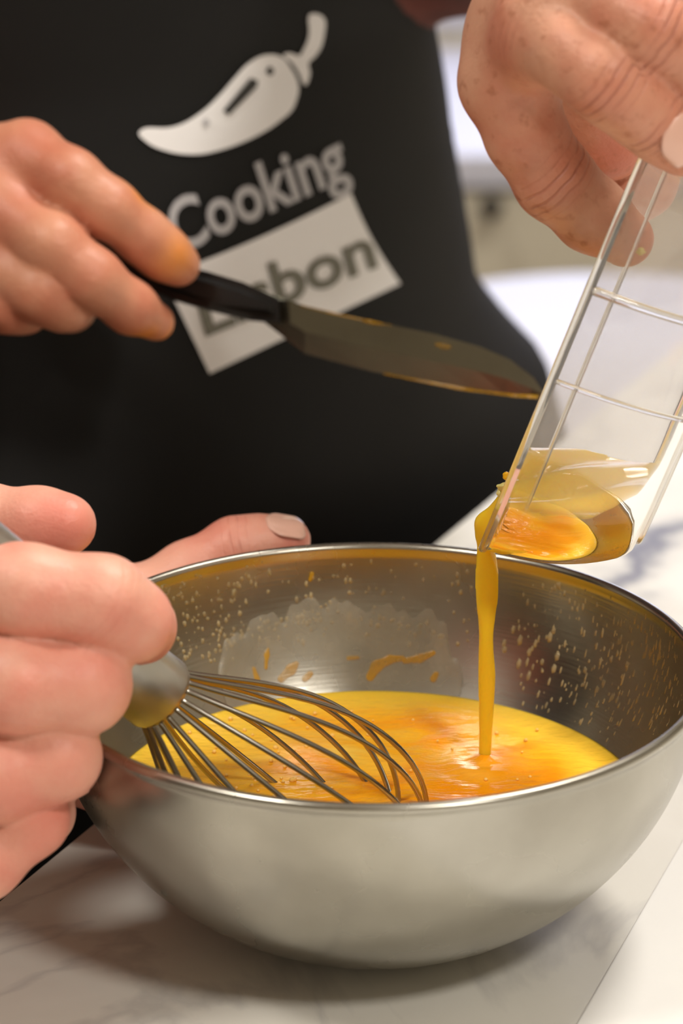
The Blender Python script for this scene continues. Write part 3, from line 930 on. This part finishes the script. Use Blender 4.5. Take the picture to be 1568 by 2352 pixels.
# ------------------------------------------------------------------ knife
knife = thing('kitchen_knife', 'kitchen knife with black handle and juice-streaked steel blade held before the apron', 'knife')
KD = 1.034
KYAW = math.tan(math.radians(20)) / F_PX * KD
kd = lambda x: KD - (x - 450) * KYAW          # the tip comes forward, the butt goes back
def slab_px(name, pts, d, th, mat, parent, bevel, seg=2):
    bm = bmesh.new()
    vs = [bm.verts.new(Vector(at(x, y, d(x)) - FWD * th / 2)) for x, y in pts]
    f = bm.faces.new(vs)
    r = bmesh.ops.extrude_face_region(bm, geom=[f])
    for v in r['geom']:
        if isinstance(v, bmesh.types.BMVert): v.co += Vector(FWD * th)
    bmesh.ops.bevel(bm, geom=[e for e in bm.edges if e.calc_face_angle(0) > 0.5 and len(e.link_faces) == 2], offset=bevel, segments=seg, affect='EDGES', clamp_overlap=True)
    return bm_obj(name, bm, mat, parent, False)
slab_px('handle', [(112, 452), (200, 502), (300, 566), (400, 608), (475, 624), (560, 650), (640, 688), (642, 742), (575, 736), (480, 712), (400, 690), (330, 660), (240, 602), (150, 543), (104, 500)],
        kd, 0.012, M['knife_handle'], knife, 0.0035, 3)
def blade():
    sp_ = [(600, 668), (700, 703), (850, 737), (1000, 768), (1100, 796), (1170, 826), (1225, 868), (1252, 906)]
    eg_ = [(600, 735), (700, 812), (850, 852), (1000, 882), (1090, 898), (1160, 907), (1215, 913), (1253, 912)]
    verts, faces = [], []
    for (sx, sy), (ex, ey) in zip(sp_, eg_):
        for t, th in ((0, 0.0009), (0.55, 0.0008), (1.0, 0.00005)):
            x, y = sx + (ex - sx) * t, sy + (ey - sy) * t
            p = at(x, y, kd(x) + 0.003)
            verts += [p - FWD * th, p + FWD * th]
    n = len(sp_)
    for i in range(n - 1):
        a, b = i * 6, (i + 1) * 6
        for j in (0, 2):
            faces.append((a + j, b + j, b + j + 2, a + j + 2)); faces.append((a + j + 1, a + j + 3, b + j + 3, b + j + 1))
        faces.append((a, a + 1, b + 1, b)); faces.append((a + 4, b + 4, b + 5, a + 5))
    faces.append((0, 2, 4, 5, 3, 1)); e = (n - 1) * 6; faces.append((e, e + 1, e + 3, e + 5, e + 4, e + 2))
    return verts, faces
v_, f_ = blade()
bl_o = mesh_obj('blade', v_, f_, M['blade'], knife, False)
bm = bmesh.new(); bm.from_mesh(bl_o.data); bmesh.ops.recalc_face_normals(bm, faces=bm.faces); bm.to_mesh(bl_o.data); bm.free()
def residue(pts, r, mat='smear'):
    return tube('juice_residue', [at(x, y, kd(x) + 0.003 - 0.0008) for x, y in pts], [mm(q, KD) for q in r], M[mat], bl_o, 8)
residue([(832, 735), (850, 740), (880, 745)], [3, 6, 3])
residue([(1000, 790), (1020, 796), (1036, 798)], [4, 8, 4])
residue([(690, 702), (760, 719), (830, 734), (900, 748)], [1.5, 2.5, 2.5, 1.5])
residue([(880, 858), (960, 874), (1060, 893), (1110, 900)], [1.5, 2.5, 4, 3])
residue([(1110, 900), (1180, 909), (1235, 912)], [3, 3, 4])

# ------------------------------------------------------------------ people
def C_(*pts):
    """chain of (px, py, distance, radius in px) -> [(point, radius)]"""
    return [(at(x, y, d), mm(r, d)) for x, y, d, r in pts]

class Hand:
    def __init__(s, palm, fingers, kp=0.012, kf=0.0055, kff=0.0012):
        s.palm, s.fingers, s.kp, s.kf, s.kff = palm, fingers, kp, kf, kff
        s.joints, s.stains, s.flush, s.press = [], [], [], []
    def field(s, G):
        p = None
        for ch in s.palm:
            g = chain_field(G, ch, s.kp); p = g if p is None else smin(p, g, s.kp)
        tot = None
        for ch in s.fingers:
            g = smin(p, chain_field(G, ch, 0.004), s.kf)
            tot = g if tot is None else smin(tot, g, s.kff)
        for solid, gap in s.press:            # flesh gives way where it presses on something hard
            tot = np.maximum(tot, gap - solid(G))
        return tot
    def mesh(s, h, lo=None, hi=None):
        P = np.array([p for ch in s.palm + s.fingers for p, r in ch]); R = np.array([r for ch in s.palm + s.fingers for p, r in ch])
        l = (P - R[:, None]).min(0) - 0.006; u = (P + R[:, None]).max(0) + 0.006
        if lo is not None: l = np.maximum(l, lo)
        if hi is not None: u = np.minimum(u, hi)
        v, q = surface_nets(s.field, l, u, h)
        s.v, s.q = relax(v, q, 2, 0.5), q
        n = len(s.v)
        joint, along = np.zeros(n), np.zeros(n); flush = np.zeros(n); stain = np.zeros(n)
        for pos, ax, r, wid, amp, dors in s.joints:
            rel = s.v - pos; a = rel @ ax; rad = np.linalg.norm(rel - a[:, None] * ax, axis=1)
            m = amp * np.exp(-(a / wid) ** 2) * np.clip((1.45 * r - rad) / (0.3 * r), 0, 1)
            m *= np.clip(((rel @ dors) / r + 0.35) / 0.6, 0, 1)
            w = m > joint; joint[w] = m[w]; along[w] = a[w]
            flush = np.maximum(flush, 0.45 * m)
        for pos, r, amp in s.flush: flush = np.maximum(flush, amp * np.exp(-(np.linalg.norm(s.v - pos, axis=1) / r) ** 2))
        for pos, r, amp in s.stains: stain = np.maximum(stain, amp * np.exp(-(np.linalg.norm(s.v - pos, axis=1) / r) ** 2))
        s.attr = dict(joint=joint, along=along, flush=flush, stain=stain)
        return s
    def add_joint(s, px, py, d, towards, r, wid=0.005, amp=1.0, dors=None):
        p = at(px, py, d); ax = unit(at(*towards) - p)
        s.joints.append((p, ax, mm(r, d), wid, amp, unit(-FWD if dors is None else dors)))

def body_obj(hands, mat, parent, name='body'):
    V, Q, A, n = [], [], {k: [] for k in ('joint', 'along', 'flush', 'stain')}, 0
    for hd in hands:
        V.append(hd.v); Q.append(hd.q + n); n += len(hd.v)
        for k in A: A[k].append(hd.attr[k])
    o = mesh_obj(name, np.concatenate(V), np.concatenate(Q), mat, parent)
    for k in A:
        a = o.data.attributes.new(k, 'FLOAT', 'POINT'); a.data.foreach_set('value', np.concatenate(A[k]).astype(np.float32))
    return o

def nail(parent, hand, base, fwd, nrm, width, length, mat):
    """nail plate that follows the fingertip under it"""
    bv = BVHTree.FromPolygons([Vector(v) for v in hand.v], [tuple(int(i) for i in q) for q in hand.q])
    fwd = unit(fwd); nrm = unit(np.asarray(nrm) - fwd * np.dot(nrm, fwd)); sd = np.cross(fwd, nrm)
    NX, NY = 15, 15; top = np.zeros((NY, NX)); xy = {}
    for j in range(NY):
        y = j / (NY - 1)
        wy = width / 2 * (1 - (1 - min(y / 0.4, 1)) ** 2.2 * 0.62) * (1 - 0.45 * max(0, (y - 0.75) / 0.25) ** 2.5)
        for i in range(NX):
            x = -1 + 2 * i / (NX - 1)
            q = base + fwd * (y * length) + sd * (x * wy)
            loc, n, k, d_ = bv.ray_cast(Vector(q + nrm * 0.012), Vector(-nrm))
            hgt = (0.012 - d_) if loc is not None else -0.004
            if j > 0: hgt = max(hgt, top[j - 1, i] - 0.00028)
            top[j, i] = hgt; xy[j, i] = q
    for i in range(NX):                      # never folds down steeply at the sides
        c = top[:, NX // 2]; x = abs(-1 + 2 * i / (NX - 1))
        top[:, i] = np.maximum(top[:, i], c - 0.0022 * x ** 2)
    verts, faces = [], []
    for lay in (0, 1):
        for j in range(NY):
            for i in range(NX):
                x = abs(-1 + 2 * i / (NX - 1))
                verts.append(xy[j, i] + nrm * (top[j, i] + (0.00030 if not lay else -0.0004) - 0.00022 * x ** 4 - (0.0002 if j == 0 else 0)))
    N = NX * NY
    for j in range(NY - 1):
        for i in range(NX - 1):
            k = j * NX + i
            faces.append((k, k + 1, k + NX + 1, k + NX)); faces.append((N + k, N + k + NX, N + k + NX + 1, N + k + 1))
        for i, s_ in ((0, 1), (NX - 1, -1)):
            k = j * NX + i; f = (k, k + NX, N + k + NX, N + k); faces.append(f if s_ > 0 else f[::-1])
    for i in range(NX - 1):
        for j, s_ in ((0, -1), (NY - 1, 1)):
            k = j * NX + i; f = (k, k + 1, N + k + 1, N + k); faces.append(f if s_ < 0 else f[::-1])
    o = mesh_obj('fingernail', verts, faces, mat, parent)
    bm = bmesh.new(); bm.from_mesh(o.data); bmesh.ops.recalc_face_normals(bm, faces=bm.faces); bm.to_mesh(o.data); bm.free()
    return o

# --- person one: apron, knife in the right hand, dish in the left
personA = thing('person', 'person in a black printed apron pouring juice and holding a knife', 'person')
wristL = at(1420, -430, 0.86)
pourH = Hand(
    palm=[[(wristL, 0.026)] + C_((1245, 75, 0.797, 105)), [(wristL, 0.026)] + C_((1345, -25, 0.792, 105)), [(wristL, 0.025)] + C_((1450, -110, 0.792, 98)),
          [(wristL, 0.024)] + C_((1545, -180, 0.80, 92)), [(wristL, 0.024)] + C_((1350, -150, 0.835, 118), (1205, 80, 0.818, 106), (1166, 188, 0.816, 97)),
          C_((1300, -80, 0.83, 120), (1420, -80, 0.825, 120))],
    fingers=[C_((1205, 80, 0.818, 104), (1165, 195, 0.816, 97), (1208, 310, 0.818, 90), (1274, 414, 0.822, 89), (1360, 494, 0.828, 82), (1436, 548, 0.832, 66)),
             C_((1245, 75, 0.797, 100), (1315, 122, 0.786, 92), (1385, 178, 0.780, 92), (1440, 222, 0.782, 86), (1490, 260, 0.786, 85), (1535, 298, 0.789, 80), (1574, 338, 0.791, 68)),
             C_((1345, -25, 0.792, 100), (1425, 22, 0.782, 92), (1500, 72, 0.777, 92), (1610, 150, 0.782, 84), (1690, 225, 0.790, 72)),
             C_((1450, -110, 0.792, 95), (1600, 0, 0.780, 88), (1700, 70, 0.785, 80), (1770, 140, 0.795, 68)),
             C_((1380, -60, 0.83, 100), (1370, 120, 0.868, 92), (1362, 250, 0.884, 88), (1400, 330, 0.888, 86)),
             C_((1460, -60, 0.84, 95), (1560, 200, 0.905, 80), (1470, 420, 0.902, 78), (1440, 450, 0.90, 70))])
nA = unit(-FWD + 0.25 * UP)
pourH.add_joint(1385, 178, 0.780, (1495, 264, 0.786), 92, 0.0048, 1.0, nA)
pourH.add_joint(1500, 266, 0.786, (1572, 326, 0.791), 86, 0.0032, 0.8, nA)
pourH.add_joint(1500, 72, 0.777, (1610, 150, 0.782), 92, 0.0058, 1.0, nA)
pourH.add_joint(1262, 396, 0.821, (1360, 494, 0.828), 90, 0.0048, 0.9, unit(-FWD - 0.3 * RIGHT))
pourH.add_joint(1260, 84, 0.797, (1385, 178, 0.780), 100, 0.006, 0.5, nA)
pourH.flush += [(at(1560, 310, 0.785), 0.009, 0.7), (at(1430, 380, 0.88), 0.02, 1.0), (at(1400, 320, 0.87), 0.014, 0.9)]
pourH.stains += []
pourH.mesh(0.0009)

wristR = at(-330, 500, 1.035)
knifeH = Hand(
    palm=[[(wristR, 0.026)] + C_((60, 362, 1.017, 84)), [(wristR, 0.026)] + C_((0, 482, 1.012, 84)), [(wristR, 0.025)] + C_((-30, 600, 1.012, 80)),
          [(wristR, 0.024)] + C_((-60, 690, 1.016, 72)), [(wristR, 0.024)] + C_((-60, 440, 1.055, 90), (20, 440, 1.06, 86))],
    fingers=[C_((60, 362, 1.015, 82), (160, 415, 1.006, 72), (250, 480, 1.006, 66), (330, 544, 1.012, 61), (375, 582, 1.016, 58), (410, 608, 1.02, 51)),
             C_((0, 482, 1.01, 82), (120, 566, 1.000, 74), (210, 640, 1.001, 68), (300, 706, 1.010, 58), (358, 740, 1.020, 44)),
             C_((-30, 600, 1.01, 78), (90, 668, 1.002, 70), (145, 692, 1.006, 66), (160, 700, 1.03, 58), (100, 690, 1.045, 52)),
             C_((-60, 690, 1.015, 70), (20, 700, 1.008, 62), (55, 704, 1.014, 58), (70, 700, 1.035, 52)),
             C_((20, 440, 1.068, 80), (150, 490, 1.072, 68), (270, 550, 1.074, 62), (330, 580, 1.074, 52))], kf=0.0045, kff=0.0006)
knifeH.stains += [(at(398, 590, 1.012), 0.006, 0.95), (at(305, 455, 1.006), 0.0035, 0.9), (at(335, 470, 1.010), 0.0032, 0.9), (at(280, 440, 1.006), 0.003, 0.8),
                  (at(330, 770, 1.012), 0.006, 0.7), (at(385, 765, 1.02), 0.004, 0.7), (at(430, 545, 1.02), 0.005, 0.6)]
knifeH.flush += [(at(80, 350, 1.0), 0.012, 0.5), (at(10, 480, 1.0), 0.014, 0.6), (at(200, 600, 1.0), 0.013, 0.5)]
knifeH.mesh(0.0012)
bodyA = body_obj([pourH], M['skin_tan'], personA, 'hand')
body_obj([knifeH], M['skin_warm'], personA, 'hand')
tipA = at(1540, 300, 0.789); fA = unit(at(1572, 326, 0.791) - at(1495, 264, 0.786))
nail(bodyA, pourH, at(1527, 287, 0.7800), fA, unit(-FWD + 0.15 * UP + 0.1 * RIGHT), 0.0122, 0.0108, M['nail'])

# torso: an upright loft facing the counter; F faces out, S is the person's left
TC = np.array([-0.112, 0.382]); TF = unit([0.75, -0.66]); TS = np.array([0.66, 0.75]); TS = TS / np.linalg.norm(TS)
ZT = [-0.85, -0.05, -0.010, 0.012, 0.034, 0.10, 0.15, 0.25, 0.40, 0.50]
HD = [0.120, 0.130, 0.132, 0.128, 0.121, 0.108, 0.098, 0.100, 0.105, 0.085]
HW = [0.200, 0.246, 0.226, 0.200, 0.179, 0.168, 0.166, 0.168, 0.180, 0.150]
def torso_field(G, grow=0.0):
    z = G[..., 2]; hd = np.interp(z, ZT, HD) + grow; hw = np.interp(z, ZT, HW) + grow
    x = G[..., 0] - TC[0]; y = G[..., 1] - TC[1]
    f = x * TF[0] + y * TF[1]; s = x * TS[0] + y * TS[1]
    return (np.sqrt((f / hd) ** 2 + (s / hw) ** 2) - 1) * np.minimum(hd, hw)
elbowL = at(1085, -345, 1.2); shoulderL = np.array([TC[0] + TS[0] * 0.16, TC[1] + TS[1] * 0.16, 0.44])
elbowR = np.array([-0.30, 0.30, 0.13]); shoulderR = np.array([TC[0] - TS[0] * 0.16, TC[1] - TS[1] * 0.16, 0.44])
slL = [(shoulderL, 0.062), (elbowL, 0.054), (elbowL + (wristL - elbowL) * 0.8, 0.041)]
slR = [(shoulderR, 0.062), (elbowR, 0.050), (elbowR + (wristR - elbowR) * 0.85, 0.038)]
def shirt_field(G):
    f = np.maximum(torso_field(G), np.maximum(-0.12 - G[..., 2], G[..., 2] - 0.50))
    return smin(smin(f, chain_field(G, slL, 0.02), 0.02), chain_field(G, slR, 0.02), 0.02)
v_, q_ = surface_nets(shirt_field, (-0.42, 0.05, -0.14), (0.20, 0.62, 0.53), 0.006)
mesh_obj('shirt', relax(v_, q_, 3), q_, M['shirt'], personA)
# forearms under the sleeves reach the wrists (part of the same clothing line at the cuff)
hipL = np.array([TC[0] + TS[0] * 0.085, TC[1] + TS[1] * 0.085]); hipR = np.array([TC[0] - TS[0] * 0.085, TC[1] - TS[1] * 0.085])
def trousers_field(G):
    f = None
    for h_ in (hipL, hipR):
        g = chain_field(G, [((h_[0], h_[1], -0.13), 0.085), ((h_[0], h_[1], -0.48), 0.068), ((h_[0], h_[1], -0.84), 0.055)], 0.02)
        f = g if f is None else smin(f, g, 0.02)
    return np.maximum(f, Z0 + 0.001 - G[..., 2])
v_, q_ = surface_nets(trousers_field, (-0.36, 0.15, -0.92), (0.12, 0.60, -0.02), 0.010)
mesh_obj('trousers', relax(v_, q_, 3), q_, M['apron'], personA)

def apron_grid():
    zs = np.linspace(-0.52, 0.34, 120); NTH = 110
    V, Fc = [], []
    for lay, off in ((0, 0.0065), (1, 0.0050)):
        for z in zs:
            hd, hw = np.interp(z, ZT, HD) + off, np.interp(z, ZT, HW) + off
            tm = math.radians(np.interp(z, [-0.52, 0.0, 0.05, 0.10, 0.15, 0.22, 0.34], [112, 112, 106, 54, 43, 40, 34]))
            for k in range(NTH):
                th = -tm + 2 * tm * k / (NTH - 1)
                wr = 0.0022 * math.sin(7 * th + 9 * z) * np.interp(z, [-0.5, -0.05, 0.06, 0.12], [3.0, 1.0, 0.35, 0.1])
                wr += 0.0016 * math.sin(23 * (z + 0.22 * th)) * np.interp(z, [-0.3, 0.0, 0.08], [0.4, 1.0, 0.1])
                a, b = (hd + max(-0.002, wr)) * math.cos(th), (hw + max(-0.002, wr)) * math.sin(th)
                V.append((TC[0] + TF[0] * a + TS[0] * b, TC[1] + TF[1] * a + TS[1] * b, z))
    N = len(zs) * NTH
    for j in range(len(zs) - 1):
        for k in range(NTH - 1):
            i = j * NTH + k
            Fc.append((i, i + 1, i + NTH + 1, i + NTH)); Fc.append((N + i, N + i + NTH, N + i + NTH + 1, N + i + 1))
        for k, s_ in ((0, 1), (NTH - 1, -1)):
            i = j * NTH + k; f = (i, i + NTH, N + i + NTH, N + i); Fc.append(f if s_ > 0 else f[::-1])
    for k in range(NTH - 1):
        for j, s_ in ((0, -1), (len(zs) - 1, 1)):
            i = j * NTH + k; f = (i, i + 1, N + i + 1, N + i); Fc.append(f if s_ < 0 else f[::-1])
    return V, Fc
v_, f_ = apron_grid()
apron = mesh_obj('apron', v_, f_, M['apron'], personA)
apron['label'] = 'black bib apron with white chili and lettering print'
bpy.context.view_layer.update()
AP_BVH = bvh_of(apron)

def lay_print(name, verts2, faces, mat, off, thick=0.0003):
    """flat print pressed on the cloth: the outline is laid on the apron's own surface"""
    V, ok = [], True
    for x, y in verts2:
        p, n = hit(AP_BVH, x, y)
        if p is None: p, n = at(x, y, 1.2), -FWD
        V.append(p + n * off)
    o = mesh_obj(name, V, faces, mat, apron, False)
    return o

def poly_fill(outline, sub=14.0):
    """triangulated, refined polygon in pixels"""
    bm = bmesh.new(); vs = [bm.verts.new((x, y, 0)) for x, y in outline]
    f = bm.faces.new(vs); bmesh.ops.triangulate(bm, faces=[f])
    for _ in range(3):
        es = [e for e in bm.edges if e.calc_length() > sub * 1.6]
        if es: bmesh.ops.subdivide_edges(bm, edges=es, cuts=1, use_grid_fill=False)
        bmesh.ops.triangulate(bm, faces=list(bm.faces))
    bm.verts.index_update()
    V = [(v.co.x, v.co.y) for v in bm.verts]; Fc = [tuple(v.index for v in f.verts) for f in bm.faces]
    bm.free(); return V, Fc

def smooth_outline(pts, n=4):
    out = []; N = len(pts); P = [np.array(p, float) for p in pts]
    for i in range(N):
        p0, p1, p2, p3 = P[i - 1], P[i], P[(i + 1) % N], P[(i + 2) % N]
        for k in range(n):
            t = k / n
            out.append(tuple(0.5 * ((2 * p1) + (-p0 + p2) * t + (2 * p0 - 5 * p1 + 4 * p2 - p3) * t * t + (-p0 + 3 * p1 - 3 * p2 + p3) * t ** 3)))
    return out
Z8 = lambda L_: [(250 + x / 1.96, y / 1.96) for x, y in L_]
chili = Z8([(130, 600), (165, 575), (260, 575), (340, 550), (430, 490), (500, 420), (560, 350), (620, 285), (680, 250), (740, 245), (785, 265), (815, 310), (838, 350), (848, 410),
            (822, 490), (770, 540), (700, 590), (600, 640), (500, 675), (400, 695), (300, 690), (210, 665), (160, 635)])
stem = Z8([(778, 250), (805, 236), (850, 250), (870, 220), (888, 180), (895, 140), (890, 82), (905, 60), (945, 66), (968, 95), (964, 150), (950, 210), (925, 252), (892, 285), (900, 330), (884, 382), (866, 372), (848, 330), (818, 285)])
V2, F2 = poly_fill(smooth_outline(chili)); lay_print('printed_chili', V2, F2, M['print_white'], 0.0006)
V2, F2 = poly_fill(smooth_outline(stem, 3)); lay_print('printed_stem', V2, F2, M['print_white'], 0.0006)
V2, F2 = poly_fill(Z8([(505, 500), (628, 352), (662, 362), (656, 392), (532, 518)])); lay_print('printed_highlight', V2, F2, M['print_black'], 0.0010)
V2, F2 = poly_fill(Z8([(716 + 17 * math.cos(a), 320 + 19 * math.sin(a)) for a in np.linspace(0, 6.28, 14)[:-1]])); lay_print('printed_highlight', V2, F2, M['print_black'], 0.0010)
V2, F2 = poly_fill(Z8([(430 + 15 * math.cos(a), 552 + 17 * math.sin(a)) for a in np.linspace(0, 6.28, 14)[:-1]])); lay_print('printed_highlight', V2, F2, M['print_grey'], 0.0010)
# panel
TLp, TRp, BRp, BLp = np.array([372, 634.]), np.array([803, 445.]), np.array([916, 652.]), np.array([479, 858.])
V2, F2 = [], []
NU, NV = 40, 20
for j in range(NV + 1):
    for i in range(NU + 1):
        u, v = i / NU, j / NV
        p = (1 - v) * ((1 - u) * TLp + u * TRp) + v * ((1 - u) * BLp + u * BRp)
        p = p + np.array([0, 14]) * math.sin(u * math.pi) * (1 - v) * 0.6 + np.array([-9, 0]) * math.sin(v * math.pi) * u
        V2.append(tuple(p))
for j in range(NV):
    for i in range(NU):
        k = j * (NU + 1) + i; F2.append((k, k + NU + 1, k + NU + 2, k + 1))
lay_print('printed_panel', V2, F2, M['print_white'], 0.0006)
def word(txt, O, W, H, mat, off, bold):
    cu = bpy.data.curves.new('print_text', 'FONT'); cu.body = txt; cu.offset = bold; cu.resolution_u = 4
    tmp = bpy.data.objects.new('print_text', cu); col.objects.link(tmp)
    bpy.context.view_layer.update()
    me = bpy.data.meshes.new_from_object(tmp.evaluated_get(bpy.context.evaluated_depsgraph_get()))
    bpy.data.objects.remove(tmp); bpy.data.curves.remove(cu)
    xs = [v.co.x for v in me.vertices]; x0, x1 = min(xs), max(xs); cap = 0.73 if txt[0] != 'L' else 0.729
    V = []
    for v in me.vertices:
        u = (v.co.x - x0) / (x1 - x0); h = v.co.y / cap
        V.append((O[0] + u * W[0] + h * H[0], O[1] + u * W[1] + h * H[1]))
    Fc = [tuple(p.vertices) for p in me.polygons]; bpy.data.meshes.remove(me)
    return lay_print('printed_word', V, Fc, mat, off)
word('Cooking', (405, 582), (396, -180), (-37, -114), M['print_grey'], 0.0007, 0.022)
word('Lisbon', (468, 770), (394, -160), (-27, -98), M['print_dark'], 0.0011, 0.026)

# --- person two: whisks with the right hand, steadies the bowl with the left
personC = thing('person', 'bare-handed person holding the whisk and steadying the steel bowl', 'person')
wristW = at(-620, 1640, 0.80)
whiskH = Hand(
    palm=[[(wristW, 0.025)] + C_((-170, 1330, 0.787, 106)), [(wristW, 0.025)] + C_((-190, 1560, 0.786, 110)), [(wristW, 0.025)] + C_((-205, 1800, 0.79, 104)),
          [(wristW, 0.024)] + C_((-235, 2060, 0.80, 92)), [(wristW, 0.024)] + C_((-400, 1330, 0.82, 125), (-230, 1235, 0.832, 112))],
    fingers=[C_((-170, 1330, 0.787, 104), (60, 1354, 0.780, 101), (235, 1380, 0.782, 101), (300, 1426, 0.787, 90), (316, 1440, 0.806, 82), (270, 1440, 0.828, 72)),
             C_((-190, 1560, 0.786, 110), (40, 1570, 0.782, 108), (185, 1572, 0.786, 111), (205, 1578, 0.808, 92), (120, 1572, 0.832, 80)),
             C_((-205, 1800, 0.79, 102), (0, 1782, 0.788, 98), (130, 1738, 0.790, 97), (150, 1745, 0.812, 84), (80, 1745, 0.832, 75)),
             C_((-235, 2060, 0.80, 92), (-40, 1978, 0.796, 86), (72, 1882, 0.797, 81), (92, 1866, 0.815, 74), (40, 1850, 0.835, 68)),
             C_((-230, 1235, 0.832, 110), (-40, 1202, 0.835, 88), (90, 1203, 0.828, 80), (150, 1205, 0.826, 72))])
whiskH.flush += [(at(255, 1540, 0.775), 0.010, 0.8), (at(330, 1420, 0.778), 0.007, 0.4), (at(170, 1730, 0.78), 0.009, 0.6), (at(100, 1880, 0.79), 0.012, 0.9), (at(130, 1215, 0.818), 0.013, 0.8)]
whiskH.add_joint(225, 1385, 0.782, (300, 1426, 0.787), 101, 0.004, 0.25)
def bowl_solid(G):
    r = np.hypot(G[..., 0], G[..., 1]); z = np.minimum(G[..., 2] - RIM_Z, 0)
    f = (np.sqrt((r / (RIM_R + 0.0003)) ** 2 + (z / BOWL_D) ** 2) - 1) * BOWL_D
    return np.where(G[..., 2] > RIM_Z + 0.0005, np.maximum(f, G[..., 2] - RIM_Z - 0.0005), f)
def handle_solid(G):
    rel = G - WS.astype(np.float32); t = rel @ wd.astype(np.float32)
    r = np.sqrt(np.maximum((rel * rel).sum(-1) - t * t, 0))
    rad = np.interp(t, [-0.151, -0.147, -0.12, -0.06, -0.036, -0.0301, -0.030, -0.024, -0.012, 0.0, 0.001], [0.004, 0.0075, 0.0088, 0.0080, 0.0082, 0.0088, 0.0090, 0.0094, 0.0096, 0.0097, 0.0097])
    return np.where((t < 0.0012) & (t > -0.152), r - rad, 0.02)
whiskH.press += [(bowl_solid, 0.0010), (handle_solid, 0.0007)]
whiskH.mesh(0.0011)
fr_ = lambda a, h, off: np.array([(r_at(h) + off) * math.cos(math.radians(a)), (r_at(h) + off) * math.sin(math.radians(a)), RIM_Z - h])
wristB = np.array([-0.150, 0.064, 0.060])
fingsB = []
for hh, a_m, a_p, a_d, a_t, r_ in ((0.022, 143, 120, 106, 95, 0.0088), (0.038, 144, 118, 103, 90, 0.0090), (0.050, 144, 120, 106, 95, 0.0086), (0.058, 142, 124, 113, 104, 0.0076)):
    fingsB.append([(fr_(a_m, hh, r_ + 0.006), r_ * 1.15), (fr_((a_m + a_p) / 2, hh + 0.0005, r_ + 0.0035), r_ * 1.05), (fr_(a_p, hh + 0.001, r_ + 0.0012), r_), (fr_(a_d, hh + 0.002, r_ + 0.0008), r_ * 0.93), (fr_(a_t, hh + 0.003, r_ * 0.85 + 0.0008), r_ * 0.82)])
thB = C_((330, 1396, 0.936, 88), (430, 1322, 0.938, 74), (540, 1260, 0.939, 69), (600, 1246, 0.940, 59), (664, 1240, 0.940, 50))
bowlH = Hand(palm=[[(wristB, 0.024), (f[0][0], f[0][1] * 1.1)] for f in fingsB] + [[(wristB, 0.024), thB[0]]], fingers=fingsB + [thB])
bowlH.flush += [(at(690, 1230, 0.935), 0.007, 0.9), (at(520, 1240, 0.93), 0.012, 0.5)]
bowlH.add_joint(545, 1258, 0.939, (664, 1240, 0.940), 70, 0.0045, 0.5, unit(UP - 0.6 * FWD))
bowlH.press += [(bowl_solid, 0.0013), (lambda G: G[..., 2] + 0 * G[..., 0], 0.0008)]
bowlH.mesh(0.0011)
bodyW = body_obj([whiskH], M['skin_pink'], personC, 'hand')
bodyC = body_obj([bowlH], M['skin_pink'], personC, 'hand')
nail(bodyC, bowlH, at(612, 1212, 0.936), at(690, 1202, 0.937) - at(612, 1212, 0.936), unit(UP - 0.75 * FWD), 0.0098, 0.0105, M['nail'])
# rolled sleeves and a dark top, standing beside the counter
TC2 = np.array([-0.60, -0.10]); TF2 = unit(en[:2]); TS2 = np.array([-TF2[1], TF2[0]])
def torso2(G):
    z = G[..., 2]; hd = np.interp(z, [-0.85, 0, 0.3, 0.5], [0.11, 0.12, 0.12, 0.09]); hw = np.interp(z, [-0.85, 0, 0.3, 0.5], [0.17, 0.18, 0.19, 0.16])
    x = G[..., 0] - TC2[0]; y = G[..., 1] - TC2[1]
    f = x * TF2[0] + y * TF2[1]; s = x * TS2[0] + y * TS2[1]
    return np.maximum((np.sqrt((f / hd) ** 2 + (s / hw) ** 2) - 1) * hd, np.maximum(Z0 + 0.001 - z, z - 0.5))
shR = np.array([*(TC2 - TS2 * 0.17), 0.44]); shL = np.array([*(TC2 + TS2 * 0.17), 0.44])
elR = np.array([-0.44, -0.24, 0.08]); elL = np.array([-0.44, 0.03, 0.06])
slv = [[(shR, 0.06), (elR, 0.046), (elR + (wristW - elR) * 0.93, 0.036)], [(shL, 0.06), (elL, 0.046), (elL + (wristB - elL) * 0.93, 0.034)]]
def shirt2(G):
    f = torso2(G)
    for ch in slv: f = smin(f, chain_field(G, ch, 0.02), 0.02)
    return f
v_, q_ = surface_nets(shirt2, (-0.86, -0.40, Z0 - 0.02), (-0.10, 0.20, 0.53), 0.008)
mesh_obj('dark_clothes', relax(v_, q_, 3), q_, M['apron'], personC)
